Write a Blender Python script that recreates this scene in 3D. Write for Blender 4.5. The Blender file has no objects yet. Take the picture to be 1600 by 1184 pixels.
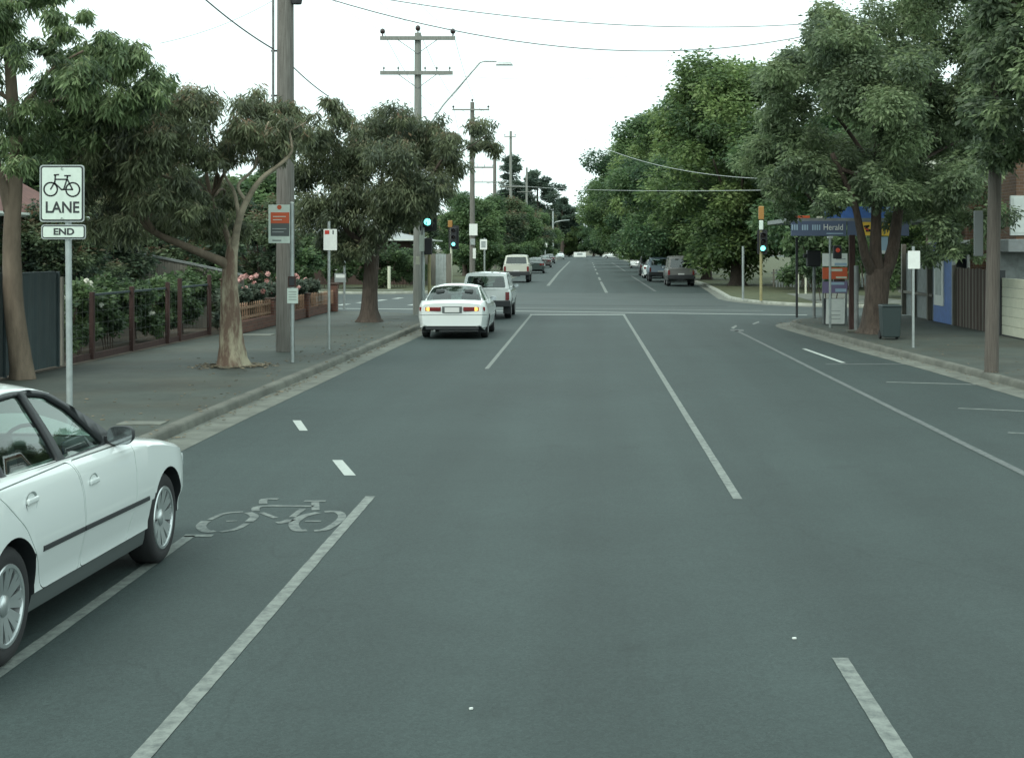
import bpy, bmesh, math, random
import numpy as np
from mathutils import Vector, Matrix
from mathutils.geometry import delaunay_2d_cdt

# ------------------------------------------------------------------ camera, sky, sun, exposure
F_PX, CAM_H, U0, V0 = 2343.0, 2.3, 916.0, 388.0      # focal length in photo pixels, eye height, vanishing point
SC = bpy.context.scene
COL = SC.collection
cam_d = bpy.data.cameras.new('camera')
cam_d.sensor_width = 36.0
cam_d.lens = 36.0 * F_PX / 1600.0
cam_d.shift_x = -(U0 - 800.0) / 1600.0
cam_d.shift_y = -(592.0 - V0) / 1600.0
cam_d.clip_start = 0.1
cam_d.clip_end = 6000
cam = bpy.data.objects.new('camera', cam_d)
cam.location = (0, 0, CAM_H)
cam.rotation_euler = (math.radians(90), 0, 0)
COL.objects.link(cam)
SC.camera = cam

SUN_EL, SUN_AZ = math.radians(48), math.radians(-150)   # high, behind the camera and to its left
world = bpy.data.worlds.new('World')
SC.world = world
world.use_nodes = True
wn, wl = world.node_tree.nodes, world.node_tree.links
for n in list(wn):
    wn.remove(n)
sky = wn.new('ShaderNodeTexSky')
sky.sky_type = 'NISHITA'
sky.sun_disc = False
sky.sun_elevation = SUN_EL
sky.sun_rotation = SUN_AZ
sky.dust_density = 4.0
tc = wn.new('ShaderNodeTexCoord')
nz = wn.new('ShaderNodeTexNoise')
nz.inputs['Scale'].default_value = 2.2
nz.inputs['Detail'].default_value = 5
cr = wn.new('ShaderNodeValToRGB')
cr.color_ramp.elements[0].position = 0.3
cr.color_ramp.elements[0].color = (10.6, 13.0, 12.7, 1)
cr.color_ramp.elements[1].position = 0.7
cr.color_ramp.elements[1].color = (12.4, 14.8, 14.3, 1)
mx = wn.new('ShaderNodeMixRGB')
mx.inputs[0].default_value = 0.88
bg = wn.new('ShaderNodeBackground')
bg.inputs['Strength'].default_value = 0.1
wo = wn.new('ShaderNodeOutputWorld')
wl.new(tc.outputs['Generated'], nz.inputs['Vector'])
wl.new(nz.outputs['Fac'], cr.inputs['Fac'])
wl.new(sky.outputs['Color'], mx.inputs[1])
wl.new(cr.outputs['Color'], mx.inputs[2])
wl.new(mx.outputs['Color'], bg.inputs['Color'])
wl.new(bg.outputs['Background'], wo.inputs['Surface'])

sun_d = bpy.data.lights.new('sun', 'SUN')
sun_d.energy = 1.5
sun_d.angle = math.radians(25)
sun_d.color = (1.0, 0.98, 0.9)
sun = bpy.data.objects.new('sun', sun_d)
sun.rotation_euler = (math.radians(90) - SUN_EL, 0, -SUN_AZ + math.pi)
sun.location = (0, 0, 60)
COL.objects.link(sun)

SC.view_settings.view_transform = 'Standard'
SC.view_settings.look = 'None'
SC.view_settings.exposure = 0.3
SC.view_settings.gamma = 1.0
SC.view_settings.use_curve_mapping = False
SC.cycles.max_bounces = 8
SC.cycles.transparent_max_bounces = 12
SC.cycles.caustics_reflective = False
SC.cycles.caustics_refractive = False

# ------------------------------------------------------------------ helpers
R = random.Random(7)
NR = np.random.default_rng(11)

def P(u, v, Z):
    """world point at depth Z (metres ahead) seen at photo pixel (u, v)"""
    return Vector(((u - U0) * Z / F_PX, Z, CAM_H - (v - V0) * Z / F_PX))

def G(u, v, z=0.0):
    """point at height z seen at photo pixel (u, v)"""
    Z = F_PX * (CAM_H - z) / (v - V0)
    return P(u, v, Z)

def tag(o, label=None, cat=None, group=None, kind=None):
    if label: o['label'] = label
    if cat: o['category'] = cat
    if group: o['group'] = group
    if kind: o['kind'] = kind
    return o

def empty(name, loc=(0, 0, 0), rz=0.0, parent=None):
    o = bpy.data.objects.new(name, None)
    o.empty_display_size = 0.2
    o.location = loc
    o.rotation_euler = (0, 0, rz)
    COL.objects.link(o)
    if parent: o.parent = parent
    return o

def link_mesh(name, me, mats, parent=None, smooth=False, sharp=None):
    if not isinstance(mats, (list, tuple)): mats = [mats]
    for m in mats: me.materials.append(m)
    if smooth:
        me.polygons.foreach_set('use_smooth', [True] * len(me.polygons))
        if sharp: me.set_sharp_from_angle(angle=math.radians(sharp))
    o = bpy.data.objects.new(name, me)
    COL.objects.link(o)
    if parent: o.parent = parent
    return o

def copy_tree(o, parent=None, swap=None):
    c = o.copy()
    COL.objects.link(c)
    c.parent = parent
    if swap and c.type == 'MESH':
        for s in c.material_slots:
            if s.material in swap:
                m = swap[s.material]
                s.link = 'OBJECT'
                s.material = m
    for ch in list(o.children):
        copy_tree(ch, c, swap)
    return c

class MB:
    def __init__(self):
        self.v, self.f, self.m = [], [], []
    def add(self, vs, fs, mi=0):
        b = len(self.v)
        self.v += [tuple(p) for p in vs]
        for f in fs:
            self.f.append(tuple(i + b for i in f)); self.m.append(mi)
        return self
    def box(self, c, s, rz=0.0, mi=0, rot=None, taper=1.0):
        x, y, z = s[0] / 2, s[1] / 2, s[2] / 2
        M = rot if rot is not None else Matrix.Rotation(rz, 3, 'Z')
        c = Vector(c)
        pts = []
        for k, t in ((-1, 1.0), (1, taper)):
            for a, b in ((-1, -1), (1, -1), (1, 1), (-1, 1)):
                pts.append(c + M @ Vector((a * x * t, b * y * t, k * z)))
        return self.add(pts, [(3, 2, 1, 0), (4, 5, 6, 7), (0, 1, 5, 4), (1, 2, 6, 5), (2, 3, 7, 6), (3, 0, 4, 7)], mi)
    def tube(self, pts, rad, n=8, mi=0, cap=True):
        pts = [Vector(p) for p in pts]
        if not isinstance(rad, (list, tuple)): rad = [rad] * len(pts)
        vs, fs = [], []
        up = None
        for i, p in enumerate(pts):
            d = (pts[min(i + 1, len(pts) - 1)] - pts[max(i - 1, 0)]).normalized()
            if up is None:
                up = Vector((1, 0, 0)) if abs(d.x) < 0.8 else Vector((0, 1, 0))
            a = (up - d * up.dot(d)).normalized()
            up = a
            b = d.cross(a)
            for k in range(n):
                t = 2 * math.pi * k / n
                vs.append(p + (a * math.cos(t) + b * math.sin(t)) * rad[i])
        for i in range(len(pts) - 1):
            for k in range(n):
                k2 = (k + 1) % n
                fs.append((i * n + k, i * n + k2, (i + 1) * n + k2, (i + 1) * n + k))
        if cap:
            fs.append(tuple(range(n - 1, -1, -1)))
            fs.append(tuple((len(pts) - 1) * n + k for k in range(n)))
        return self.add(vs, fs, mi)
    def lathe(self, prof, n=24, axis='z', c=(0, 0, 0), mi=0):
        """prof: (radius, along)"""
        vs, fs = [], []
        for r, h in prof:
            for k in range(n):
                t = 2 * math.pi * k / n
                a, b = r * math.cos(t), r * math.sin(t)
                p = (a, b, h) if axis == 'z' else ((h, a, b) if axis == 'x' else (b, h, a))
                vs.append((p[0] + c[0], p[1] + c[1], p[2] + c[2]))
        for i in range(len(prof) - 1):
            for k in range(n):
                k2 = (k + 1) % n
                fs.append((i * n + k, i * n + k2, (i + 1) * n + k2, (i + 1) * n + k))
        return self.add(vs, fs, mi)
    def prism(self, poly, z0, z1, mi=0):
        n = len(poly)
        vs = [(p[0], p[1], z0) for p in poly] + [(p[0], p[1], z1) for p in poly]
        fs = [tuple(range(n - 1, -1, -1)), tuple(range(n, 2 * n))]
        fs += [(i, (i + 1) % n, n + (i + 1) % n, n + i) for i in range(n)]
        return self.add(vs, fs, mi)
    def mesh(self, name):
        me = bpy.data.meshes.new(name)
        me.from_pydata([tuple(p) for p in self.v], [], self.f)
        if any(self.m): me.polygons.foreach_set('material_index', self.m)
        me.update()
        return me
    def build(self, name, mats, parent=None, smooth=False, sharp=None, bevel=0.0):
        o = link_mesh(name, self.mesh(name), mats, parent, smooth, sharp)
        if bevel:
            b = o.modifiers.new('bevel', 'BEVEL')
            b.width = bevel; b.segments = 2; b.limit_method = 'ANGLE'
        return o

def bez(p0, p1, p2, n=10):
    p0, p1, p2 = Vector(p0), Vector(p1), Vector(p2)
    return [p0 * (1 - t) ** 2 + p1 * 2 * t * (1 - t) + p2 * t * t for t in [i / n for i in range(n + 1)]]

def crom(pts, n=6):
    pts = [Vector(p) for p in pts]
    out = []
    for i in range(len(pts) - 1):
        a, b, c, d = pts[max(i - 1, 0)], pts[i], pts[i + 1], pts[min(i + 2, len(pts) - 1)]
        for k in range(n):
            t = k / n
            out.append(0.5 * ((2 * b) + (c - a) * t + (2 * a - 5 * b + 4 * c - d) * t * t + (3 * b - a - 3 * c + d) * t ** 3))
    out.append(pts[-1])
    return out

# ------------------------------------------------------------------ materials
def mat(name, col, rough=0.7, metal=0.0, spec=0.5, var=0.0, vscale=6.0, col2=None, bump=0.0, bscale=60.0,
        coat=0.0, emit=None, estr=0.0, stretch=None, detail=6.0, lo=0.35, hi=0.65):
    m = bpy.data.materials.new(name)
    m.use_nodes = True
    N, L = m.node_tree.nodes, m.node_tree.links
    b = N['Principled BSDF']
    b.inputs['Base Color'].default_value = (*col, 1)
    b.inputs['Roughness'].default_value = rough
    b.inputs['Metallic'].default_value = metal
    b.inputs['Specular IOR Level'].default_value = spec
    if coat:
        b.inputs['Coat Weight'].default_value = coat
        b.inputs['Coat Roughness'].default_value = 0.04
    if emit:
        b.inputs['Emission Color'].default_value = (*emit, 1)
        b.inputs['Emission Strength'].default_value = estr
    if var or col2 or bump:
        t = N.new('ShaderNodeTexCoord')
        src = t.outputs['Object']
        if stretch:
            mp = N.new('ShaderNodeMapping')
            mp.inputs['Scale'].default_value = stretch
            L.new(src, mp.inputs['Vector']); src = mp.outputs['Vector']
        if var or col2:
            n1 = N.new('ShaderNodeTexNoise')
            n1.inputs['Scale'].default_value = vscale
            n1.inputs['Detail'].default_value = detail
            n1.inputs['Roughness'].default_value = 0.65
            r = N.new('ShaderNodeValToRGB')
            r.color_ramp.elements[0].position = lo
            r.color_ramp.elements[1].position = hi
            c2 = col2 if col2 else tuple(c * (1 + var) for c in col)
            c1 = col if col2 else tuple(c * (1 - var) for c in col)
            r.color_ramp.elements[0].color = (*c1, 1)
            r.color_ramp.elements[1].color = (*c2, 1)
            L.new(src, n1.inputs['Vector'])
            L.new(n1.outputs['Fac'], r.inputs['Fac'])
            L.new(r.outputs['Color'], b.inputs['Base Color'])
        if bump:
            n2 = N.new('ShaderNodeTexNoise')
            n2.inputs['Scale'].default_value = bscale
            n2.inputs['Detail'].default_value = 4
            bp = N.new('ShaderNodeBump')
            bp.inputs['Strength'].default_value = bump
            bp.inputs['Distance'].default_value = 0.02
            L.new(src, n2.inputs['Vector'])
            L.new(n2.outputs['Fac'], bp.inputs['Height'])
            L.new(bp.outputs['Normal'], b.inputs['Normal'])
    return m

def asphalt(name, base, mott=0.22, speck=0.35, warm=None, tracks=False):
    m = bpy.data.materials.new(name)
    m.use_nodes = True
    N, L = m.node_tree.nodes, m.node_tree.links
    b = N['Principled BSDF']
    b.inputs['Roughness'].default_value = 0.72
    b.inputs['Specular IOR Level'].default_value = 0.33
    t = N.new('ShaderNodeTexCoord')
    def noise(scale, detail=5, vec=None, rough=0.6):
        n = N.new('ShaderNodeTexNoise')
        n.inputs['Scale'].default_value = scale
        n.inputs['Detail'].default_value = detail
        n.inputs['Roughness'].default_value = rough
        L.new(vec or t.outputs['Object'], n.inputs['Vector'])
        return n.outputs['Fac']
    def rng(fac, a, c, lo=0.3, hi=0.7):
        mr = N.new('ShaderNodeMapRange')
        mr.inputs['From Min'].default_value = lo
        mr.inputs['From Max'].default_value = hi
        mr.inputs['To Min'].default_value = a
        mr.inputs['To Max'].default_value = c
        L.new(fac, mr.inputs['Value'])
        return mr.outputs['Result']
    def mul(a, c):
        k = N.new('ShaderNodeMath'); k.operation = 'MULTIPLY'
        L.new(a, k.inputs[0]); L.new(c, k.inputs[1])
        return k.outputs[0]
    mp = N.new('ShaderNodeMapping')
    mp.inputs['Scale'].default_value = (1.3, 0.045, 1)
    L.new(t.outputs['Object'], mp.inputs['Vector'])
    f = mul(rng(noise(0.35, 6), 1 - mott, 1 + mott), rng(noise(95, 3, rough=0.8), 1 - speck, 1 + speck))
    f = mul(f, rng(noise(3.1, 5), 1 - mott * 0.4, 1 + mott * 0.4))
    if tracks:
        f = mul(f, rng(noise(1.0, 4, mp.outputs['Vector']), 0.88, 1.1))
        mp2 = N.new('ShaderNodeMapping')
        mp2.inputs['Scale'].default_value = (0.5, 0.22, 1)
        L.new(t.outputs['Object'], mp2.inputs['Vector'])
        vo = N.new('ShaderNodeTexVoronoi')
        vo.feature = 'DISTANCE_TO_EDGE'
        vo.inputs['Scale'].default_value = 0.55
        dn = N.new('ShaderNodeTexNoise'); dn.inputs['Scale'].default_value = 1.5; dn.inputs['Detail'].default_value = 8
        L.new(mp2.outputs['Vector'], dn.inputs['Vector'])
        ad = N.new('ShaderNodeVectorMath'); ad.operation = 'ADD'
        sc_ = N.new('ShaderNodeVectorMath'); sc_.operation = 'SCALE'; sc_.inputs['Scale'].default_value = 0.9
        L.new(dn.outputs['Color'], sc_.inputs[0]); L.new(sc_.outputs[0], ad.inputs[0]); L.new(mp2.outputs['Vector'], ad.inputs[1])
        L.new(ad.outputs[0], vo.inputs['Vector'])
        f = mul(f, rng(vo.outputs['Distance'], 0.86, 1.0, 0.0, 0.006))
        # wheel paths and oil drip strip worn into each lane: a pattern across the road, broken up by noise
        sx = N.new('ShaderNodeSeparateXYZ'); L.new(t.outputs['Object'], sx.inputs[0])
        ramp = N.new('ShaderNodeValToRGB'); ramp.color_ramp.interpolation = 'B_SPLINE'
        els = [(-6, 1), (-3.0, 1.02), (-1.5, 1.0), (-1.0, .82), (-.6, .98), (-.25, .95), (.15, .98), (.6, .80), (1.0, .98), (1.7, 1.0), (2.2, .84), (2.7, 1.0), (3.0, .97), (3.6, .85), (4.3, 1.0), (5.5, .95), (7, .9)]
        while len(ramp.color_ramp.elements) < len(els): ramp.color_ramp.elements.new(0.5)
        for e, (xx_, vv) in zip(ramp.color_ramp.elements, els): e.position = (xx_ + 6) / 13.0
        for e, (xx_, vv) in zip(ramp.color_ramp.elements, els): e.color = (vv, vv, vv, 1)
        mpx = N.new('ShaderNodeMapRange'); mpx.inputs['From Min'].default_value = -6; mpx.inputs['From Max'].default_value = 7
        wob = N.new('ShaderNodeMath'); wob.operation = 'MULTIPLY_ADD'; wob.inputs[1].default_value = 0.9; 
        L.new(noise(0.12, 3), wob.inputs[0]); L.new(sx.outputs[0], wob.inputs[2]); L.new(wob.outputs[0], mpx.inputs['Value'])
        L.new(mpx.outputs[0], ramp.inputs[0])
        f = mul(f, ramp.outputs[0])
        vs_ = N.new('ShaderNodeTexVoronoi'); vs_.inputs['Scale'].default_value = 55
        L.new(t.outputs['Object'], vs_.inputs['Vector'])
        f = mul(f, rng(vs_.outputs['Color'], 0.84, 1.18, 0.1, 0.9))
        f = mul(f, rng(noise(0.9, 2), 1.0, 0.86, 0.66, 0.72))
    rgb = N.new('ShaderNodeMixRGB'); rgb.blend_type = 'MULTIPLY'; rgb.inputs[0].default_value = 1
    c0 = N.new('ShaderNodeMixRGB')
    c0.inputs[1].default_value = (*base, 1)
    c0.inputs[2].default_value = (*(warm or base), 1)
    L.new(rng(noise(0.55, 7), 0, 1, 0.45, 0.7), c0.inputs[0])
    L.new(c0.outputs[0], rgb.inputs[1]); L.new(f, rgb.inputs[2])
    L.new(rgb.outputs[0], b.inputs['Base Color'])
    bp = N.new('ShaderNodeBump'); bp.inputs['Strength'].default_value = 0.35; bp.inputs['Distance'].default_value = 0.006
    L.new(noise(120, 3), bp.inputs['Height']); L.new(bp.outputs['Normal'], b.inputs['Normal'])
    return m

def worn_paint(name, col, under, wear=0.5):
    m = mat(name, col, rough=0.75)
    N, L = m.node_tree.nodes, m.node_tree.links
    b = N['Principled BSDF']
    t = N.new('ShaderNodeTexCoord')
    n = N.new('ShaderNodeTexNoise'); n.inputs['Scale'].default_value = 9; n.inputs['Detail'].default_value = 12; n.inputs['Roughness'].default_value = 0.75
    L.new(t.outputs['Object'], n.inputs['Vector'])
    r = N.new('ShaderNodeValToRGB')
    r.color_ramp.elements[0].position = wear - 0.12; r.color_ramp.elements[0].color = (*under, 1)
    r.color_ramp.elements[1].position = wear + 0.1; r.color_ramp.elements[1].color = (*col, 1)
    L.new(n.outputs['Fac'], r.inputs['Fac']); L.new(r.outputs['Color'], b.inputs['Base Color'])
    return m

def glass(name, tint=(0.6, 0.7, 0.66), rough=0.01):
    m = bpy.data.materials.new(name)
    m.use_nodes = True
    N, L = m.node_tree.nodes, m.node_tree.links
    N.remove(N['Principled BSDF'])
    tr = N.new('ShaderNodeBsdfTransparent'); tr.inputs['Color'].default_value = (*tint, 1)
    gl = N.new('ShaderNodeBsdfGlossy'); gl.inputs['Roughness'].default_value = rough
    gl.inputs['Color'].default_value = (0.95, 1, 0.98, 1)
    fr = N.new('ShaderNodeFresnel'); fr.inputs['IOR'].default_value = 1.6
    mr = N.new('ShaderNodeMapRange'); mr.inputs['To Min'].default_value = 0.04; mr.inputs['To Max'].default_value = 1.0
    mixn = N.new('ShaderNodeMixShader')
    L.new(fr.outputs[0], mr.inputs['Value']); L.new(mr.outputs[0], mixn.inputs[0])
    L.new(tr.outputs[0], mixn.inputs[1]); L.new(gl.outputs[0], mixn.inputs[2])
    L.new(mixn.outputs[0], N['Material Output'].inputs['Surface'])
    return m

def leaf_mat(name, rough=0.5, transl=0.45):
    m = bpy.data.materials.new(name)
    m.use_nodes = True
    N, L = m.node_tree.nodes, m.node_tree.links
    b = N['Principled BSDF']
    b.inputs['Roughness'].default_value = rough
    b.inputs['Specular IOR Level'].default_value = 0.42
    at = N.new('ShaderNodeAttribute'); at.attribute_name = 'leaf_colour'
    tl = N.new('ShaderNodeBsdfTranslucent')
    mixn = N.new('ShaderNodeMixShader'); mixn.inputs[0].default_value = transl
    L.new(at.outputs['Color'], b.inputs['Base Color']); L.new(at.outputs['Color'], tl.inputs['Color'])
    L.new(b.outputs[0], mixn.inputs[1]); L.new(tl.outputs[0], mixn.inputs[2])
    L.new(mixn.outputs[0], N['Material Output'].inputs['Surface'])
    return m

def brick_mat(name, c1, c2, mortar, scale=1.0):
    m = mat(name, c1, rough=0.9)
    N, L = m.node_tree.nodes, m.node_tree.links
    b = N['Principled BSDF']
    t = N.new('ShaderNodeTexCoord')
    sx = N.new('ShaderNodeSeparateXYZ'); cx = N.new('ShaderNodeCombineXYZ'); ad = N.new('ShaderNodeMath'); ad.operation = 'ADD'
    L.new(t.outputs['Object'], sx.inputs[0]); L.new(sx.outputs[0], ad.inputs[0]); L.new(sx.outputs[1], ad.inputs[1])
    L.new(ad.outputs[0], cx.inputs[0]); L.new(sx.outputs[2], cx.inputs[1])
    br = N.new('ShaderNodeTexBrick')
    br.inputs['Color1'].default_value = (*c1, 1); br.inputs['Color2'].default_value = (*c2, 1); br.inputs['Mortar'].default_value = (*mortar, 1)
    br.inputs['Scale'].default_value = 1.0 / scale
    br.inputs['Brick Width'].default_value = 0.24; br.inputs['Row Height'].default_value = 0.086; br.inputs['Mortar Size'].default_value = 0.006
    L.new(cx.outputs[0], br.inputs['Vector']); L.new(br.outputs['Color'], b.inputs['Base Color'])
    bp = N.new('ShaderNodeBump'); bp.inputs['Strength'].default_value = 0.5; bp.inputs['Distance'].default_value = 0.01; bp.invert = True
    L.new(br.outputs['Fac'], bp.inputs['Height']); L.new(bp.outputs['Normal'], b.inputs['Normal'])
    return m

M = {}
M['road'] = asphalt('road_asphalt', (0.0322, 0.0482, 0.0462), 0.12, 0.3, tracks=True)
M['path'] = asphalt('footpath_asphalt', (0.05, 0.061, 0.052), 0.32, 0.45, warm=(0.056, 0.058, 0.045))
M['concrete'] = mat('kerb_concrete', (0.105, 0.11, 0.092), 0.9, var=0.28, vscale=1.7, bump=0.3, bscale=80)
M['gutter'] = mat('gutter_concrete', (0.115, 0.125, 0.105), 0.85, var=0.28, vscale=2.5, bump=0.2, bscale=80)
M['kerb_pale'] = mat('pale_kerb_paint', (0.25, 0.265, 0.225), 0.85, var=0.25, vscale=3)
M['line'] = worn_paint('worn_white_line_paint', (0.185, 0.21, 0.19), (0.075, 0.09, 0.085), 0.47)
M['line_bike'] = worn_paint('worn_symbol_paint', (0.16, 0.185, 0.17), (0.06, 0.075, 0.072), 0.5)
M['line_faint'] = worn_paint('faint_line_paint', (0.125, 0.14, 0.135), (0.06, 0.075, 0.072), 0.5)
M['line_fresh'] = worn_paint('fresh_white_line_paint', (0.36, 0.4, 0.37), (0.18, 0.2, 0.19), 0.38)
M['grass'] = mat('verge_grass', (0.04, 0.055, 0.022), 0.9, col2=(0.075, 0.08, 0.036), vscale=1.5, bump=0.6, bscale=30)
M['ground'] = mat('ground_soil_and_grass', (0.055, 0.065, 0.035), 0.95, col2=(0.09, 0.08, 0.055), vscale=0.6)
M['soil'] = mat('garden_soil', (0.05, 0.04, 0.03), 0.95, col2=(0.09, 0.075, 0.055), vscale=4, bump=0.5)
M['galv'] = mat('galvanised_steel', (0.36, 0.40, 0.39), 0.45, metal=0.6, var=0.15, vscale=5)
M['galv_dull'] = mat('dull_grey_steel', (0.2, 0.22, 0.215), 0.6, metal=0.3, var=0.2, vscale=5)
M['pole_wood'] = mat('weathered_pole_timber', (0.11, 0.105, 0.092), 0.9, col2=(0.2, 0.195, 0.175), vscale=7, stretch=(6, 6, 0.25), bump=0.5, bscale=20)
M['pole_far'] = mat('grey_pole_timber', (0.17, 0.185, 0.165), 0.9, col2=(0.25, 0.26, 0.235), vscale=7, stretch=(6, 6, 0.25))
M['dark_metal'] = mat('dark_hardware', (0.03, 0.03, 0.035), 0.5)
M['porcelain'] = mat('brown_porcelain', (0.035, 0.022, 0.02), 0.25)
M['pole_brown'] = mat('brown_pole_timber', (0.08, 0.071, 0.06), 0.9, col2=(0.135, 0.12, 0.102), vscale=7, stretch=(6, 6, 0.25), bump=0.6, bscale=20)
M['wire'] = mat('power_wire', (0.13, 0.14, 0.15), 0.5)
M['wire_light'] = mat('pale_wire', (0.4, 0.43, 0.42), 0.5)
M['white'] = mat('white_enamel', (0.72, 0.76, 0.72), 0.4, var=0.05, vscale=9)
M['signwhite'] = mat('sign_white', (0.56, 0.65, 0.58), 0.45, var=0.06, vscale=12)
M['black'] = mat('black_print', (0.02, 0.024, 0.026), 0.5)
M['char'] = mat('dark_grey_plastic', (0.022, 0.026, 0.028), 0.55)
M['orange'] = mat('orange_red_print', (0.55, 0.10, 0.035), 0.5)
M['red'] = mat('red_print', (0.5, 0.05, 0.035), 0.5)
M['purple'] = mat('purple_print', (0.17, 0.14, 0.25), 0.5)
M['blue'] = mat('blue_sign_face', (0.06, 0.15, 0.42), 0.5, var=0.15)
M['navy'] = mat('navy_sign_face', (0.085, 0.115, 0.185), 0.5)
M['paleblue'] = mat('pale_blue_print', (0.32, 0.45, 0.55), 0.5)
M['yellow'] = mat('yellow_sign_face', (0.8, 0.52, 0.06), 0.5)
M['sigyellow'] = mat('signal_pole_yellow', (0.27, 0.245, 0.12), 0.55, var=0.15)
M['amberback'] = mat('amber_housing', (0.3, 0.15, 0.035), 0.5)
M['blackbox'] = mat('signal_black', (0.012, 0.014, 0.016), 0.55)
M['greenlit'] = mat('green_lamp_lit', (0.1, 0.9, 0.7), 0.4, emit=(0.22, 1.0, 0.92), estr=2.2)
M['redlit'] = mat('red_lamp_lit', (0.14, 0.03, 0.02), 0.4, emit=(1.0, 0.12, 0.05), estr=.13)
M['lampoff'] = mat('lamp_lens_off', (0.03, 0.02, 0.02), 0.3)
M['panelgreen'] = mat('dark_green_steel_fence', (0.035, 0.055, 0.058), 0.55, var=0.12, vscale=2)
M['redwood'] = mat('red_brown_timber', (0.05, 0.026, 0.022), 0.85, var=0.3, vscale=6, stretch=(4, 4, 0.4))
M['paling'] = mat('grey_paling_timber', (0.13, 0.125, 0.105), 0.9, col2=(0.2, 0.19, 0.16), vscale=5, stretch=(5, 5, 0.4))
M['picket'] = mat('tan_picket_timber', (0.24, 0.15, 0.095), 0.85, var=0.25, vscale=5)
M['brick'] = brick_mat('orange_red_brick', (0.14, 0.062, 0.042), (0.09, 0.043, 0.032), (0.12, 0.1, 0.085))
M['brick_tan'] = brick_mat('tan_brick', (0.23, 0.13, 0.08), (0.16, 0.095, 0.065), (0.24, 0.2, 0.17))
M['rooftile'] = mat('terracotta_roof', (0.13, 0.06, 0.05), 0.85, var=0.25, vscale=4)
M['weatherboard'] = mat('pale_weatherboard', (0.42, 0.46, 0.42), 0.7, var=0.1)
M['cream'] = mat('cream_panel_paint', (0.56, 0.58, 0.46), 0.6, var=0.06)
M['grey_roof'] = mat('grey_steel_roof', (0.25, 0.27, 0.27), 0.5, var=0.1)
M['darkbrown'] = mat('brown_stained_boards', (0.075, 0.05, 0.04), 0.85, var=0.25, stretch=(4, 4, 0.4))  # dark brown own colour with stretched noise variation
M['rubber'] = mat('tyre_rubber', (0.018, 0.019, 0.02), 0.8, bump=0.15, bscale=150)
M['alloy'] = mat('silver_wheel', (0.62, 0.66, 0.66), 0.28, metal=0.85)
M['alloydark'] = mat('dull_wheel', (0.16, 0.17, 0.17), 0.5, metal=0.4)
M['cabin'] = mat('dark_cabin_trim', (0.035, 0.04, 0.04), 0.8)
M['seat'] = mat('grey_seat_cloth', (0.075, 0.085, 0.085), 0.9)
M['glass'] = glass('car_glass', (0.62, 0.74, 0.7))
M['glassdark'] = glass('dark_car_glass', (0.3, 0.36, 0.36))
M['paintwhite'] = mat('white_car_paint', (0.7, 0.75, 0.73), 0.45, coat=1.0)
M['paintcream'] = mat('pale_cream_car_paint', (0.5, 0.52, 0.45), 0.35, coat=0.5)
M['paintgreen'] = mat('dark_green_car_paint', (0.03, 0.05, 0.045), 0.3, coat=0.6)
M['paintgrey'] = mat('dark_grey_car_paint', (0.06, 0.062, 0.065), 0.3, coat=0.6)
M['paintbrown'] = mat('brown_grey_car_paint', (0.11, 0.095, 0.09), 0.3, coat=0.6)
M['paintblue'] = mat('pale_blue_car_paint', (0.3, 0.38, 0.46), 0.3, coat=0.6)
M['paintsilver'] = mat('shaded_grey_beige_paint', (0.15, 0.155, 0.145), 0.35, coat=0.5)  # van paint, with the shade under the trees put into the colour
M['inter'] = asphalt('junction_asphalt', (0.046, 0.06, 0.058), 0.14, 0.3, warm=(0.05, 0.062, 0.058))
M['patch'] = asphalt('patched_asphalt', (0.028, 0.038, 0.037), 0.1, 0.35)
M['sill'] = mat('grey_sill_plastic', (0.085, 0.1, 0.098), 0.55)
M['taillight'] = mat('red_tail_lens', (0.16, 0.018, 0.018), 0.2)
M['amberlit'] = mat('amber_indicator_lit', (0.9, 0.4, 0.05), 0.3, emit=(1.0, 0.52, 0.12), estr=1.6)
M['plate'] = mat('number_plate_white', (0.6, 0.62, 0.6), 0.5)
M['mirrorglass'] = mat('mirror_glass', (0.3, 0.33, 0.34), 0.08, metal=0.9)
M['headlamp'] = mat('headlamp_lens', (0.5, 0.55, 0.55), 0.1, coat=0.8)
M['bingreen'] = mat('dark_green_bin_plastic', (0.02, 0.035, 0.035), 0.55)
M['bark_gum'] = mat('mottled_gum_bark', (0.13, 0.085, 0.06), 0.85, col2=(0.33, 0.3, 0.21), vscale=2.4, stretch=(2.2, 2.2, 0.6), bump=0.6, bscale=9, lo=0.45, hi=0.62)
M['bark_brown'] = mat('brown_bark', (0.05, 0.038, 0.03), 0.95, col2=(0.095, 0.074, 0.058), vscale=6, stretch=(3, 3, 0.6), bump=0.9, bscale=12)
M['bark_tan'] = mat('smooth_tan_bark', (0.10, 0.078, 0.055), 0.9, col2=(0.16, 0.125, 0.09), vscale=4, stretch=(2, 2, 0.5), bump=0.5, bscale=10)
M['limb_pale'] = mat('pale_bare_limb', (0.3, 0.26, 0.19), 0.85, var=0.3, vscale=4)
M['leaf'] = leaf_mat('leaf_faces')
M['petal_white'] = mat('white_petals', (0.75, 0.76, 0.66), 0.7)
M['petal_pink'] = mat('pink_petals', (0.62, 0.36, 0.33), 0.7)
M['litter'] = mat('dry_leaf_litter', (0.15, 0.125, 0.085), 0.9, var=0.5, vscale=9)
# ------------------------------------------------------------------ the setting: ground, road, pavements, kerbs, markings
def sheet(name, poly, z, m, kind='structure'):
    me = bpy.data.meshes.new(name)
    me.from_pydata([(p[0], p[1], z) for p in poly], [], [tuple(range(len(poly)))])
    if me.polygons[0].normal.z < 0:
        me.flip_normals()
    o = link_mesh(name, me, m)
    return tag(o, kind=kind)

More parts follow.
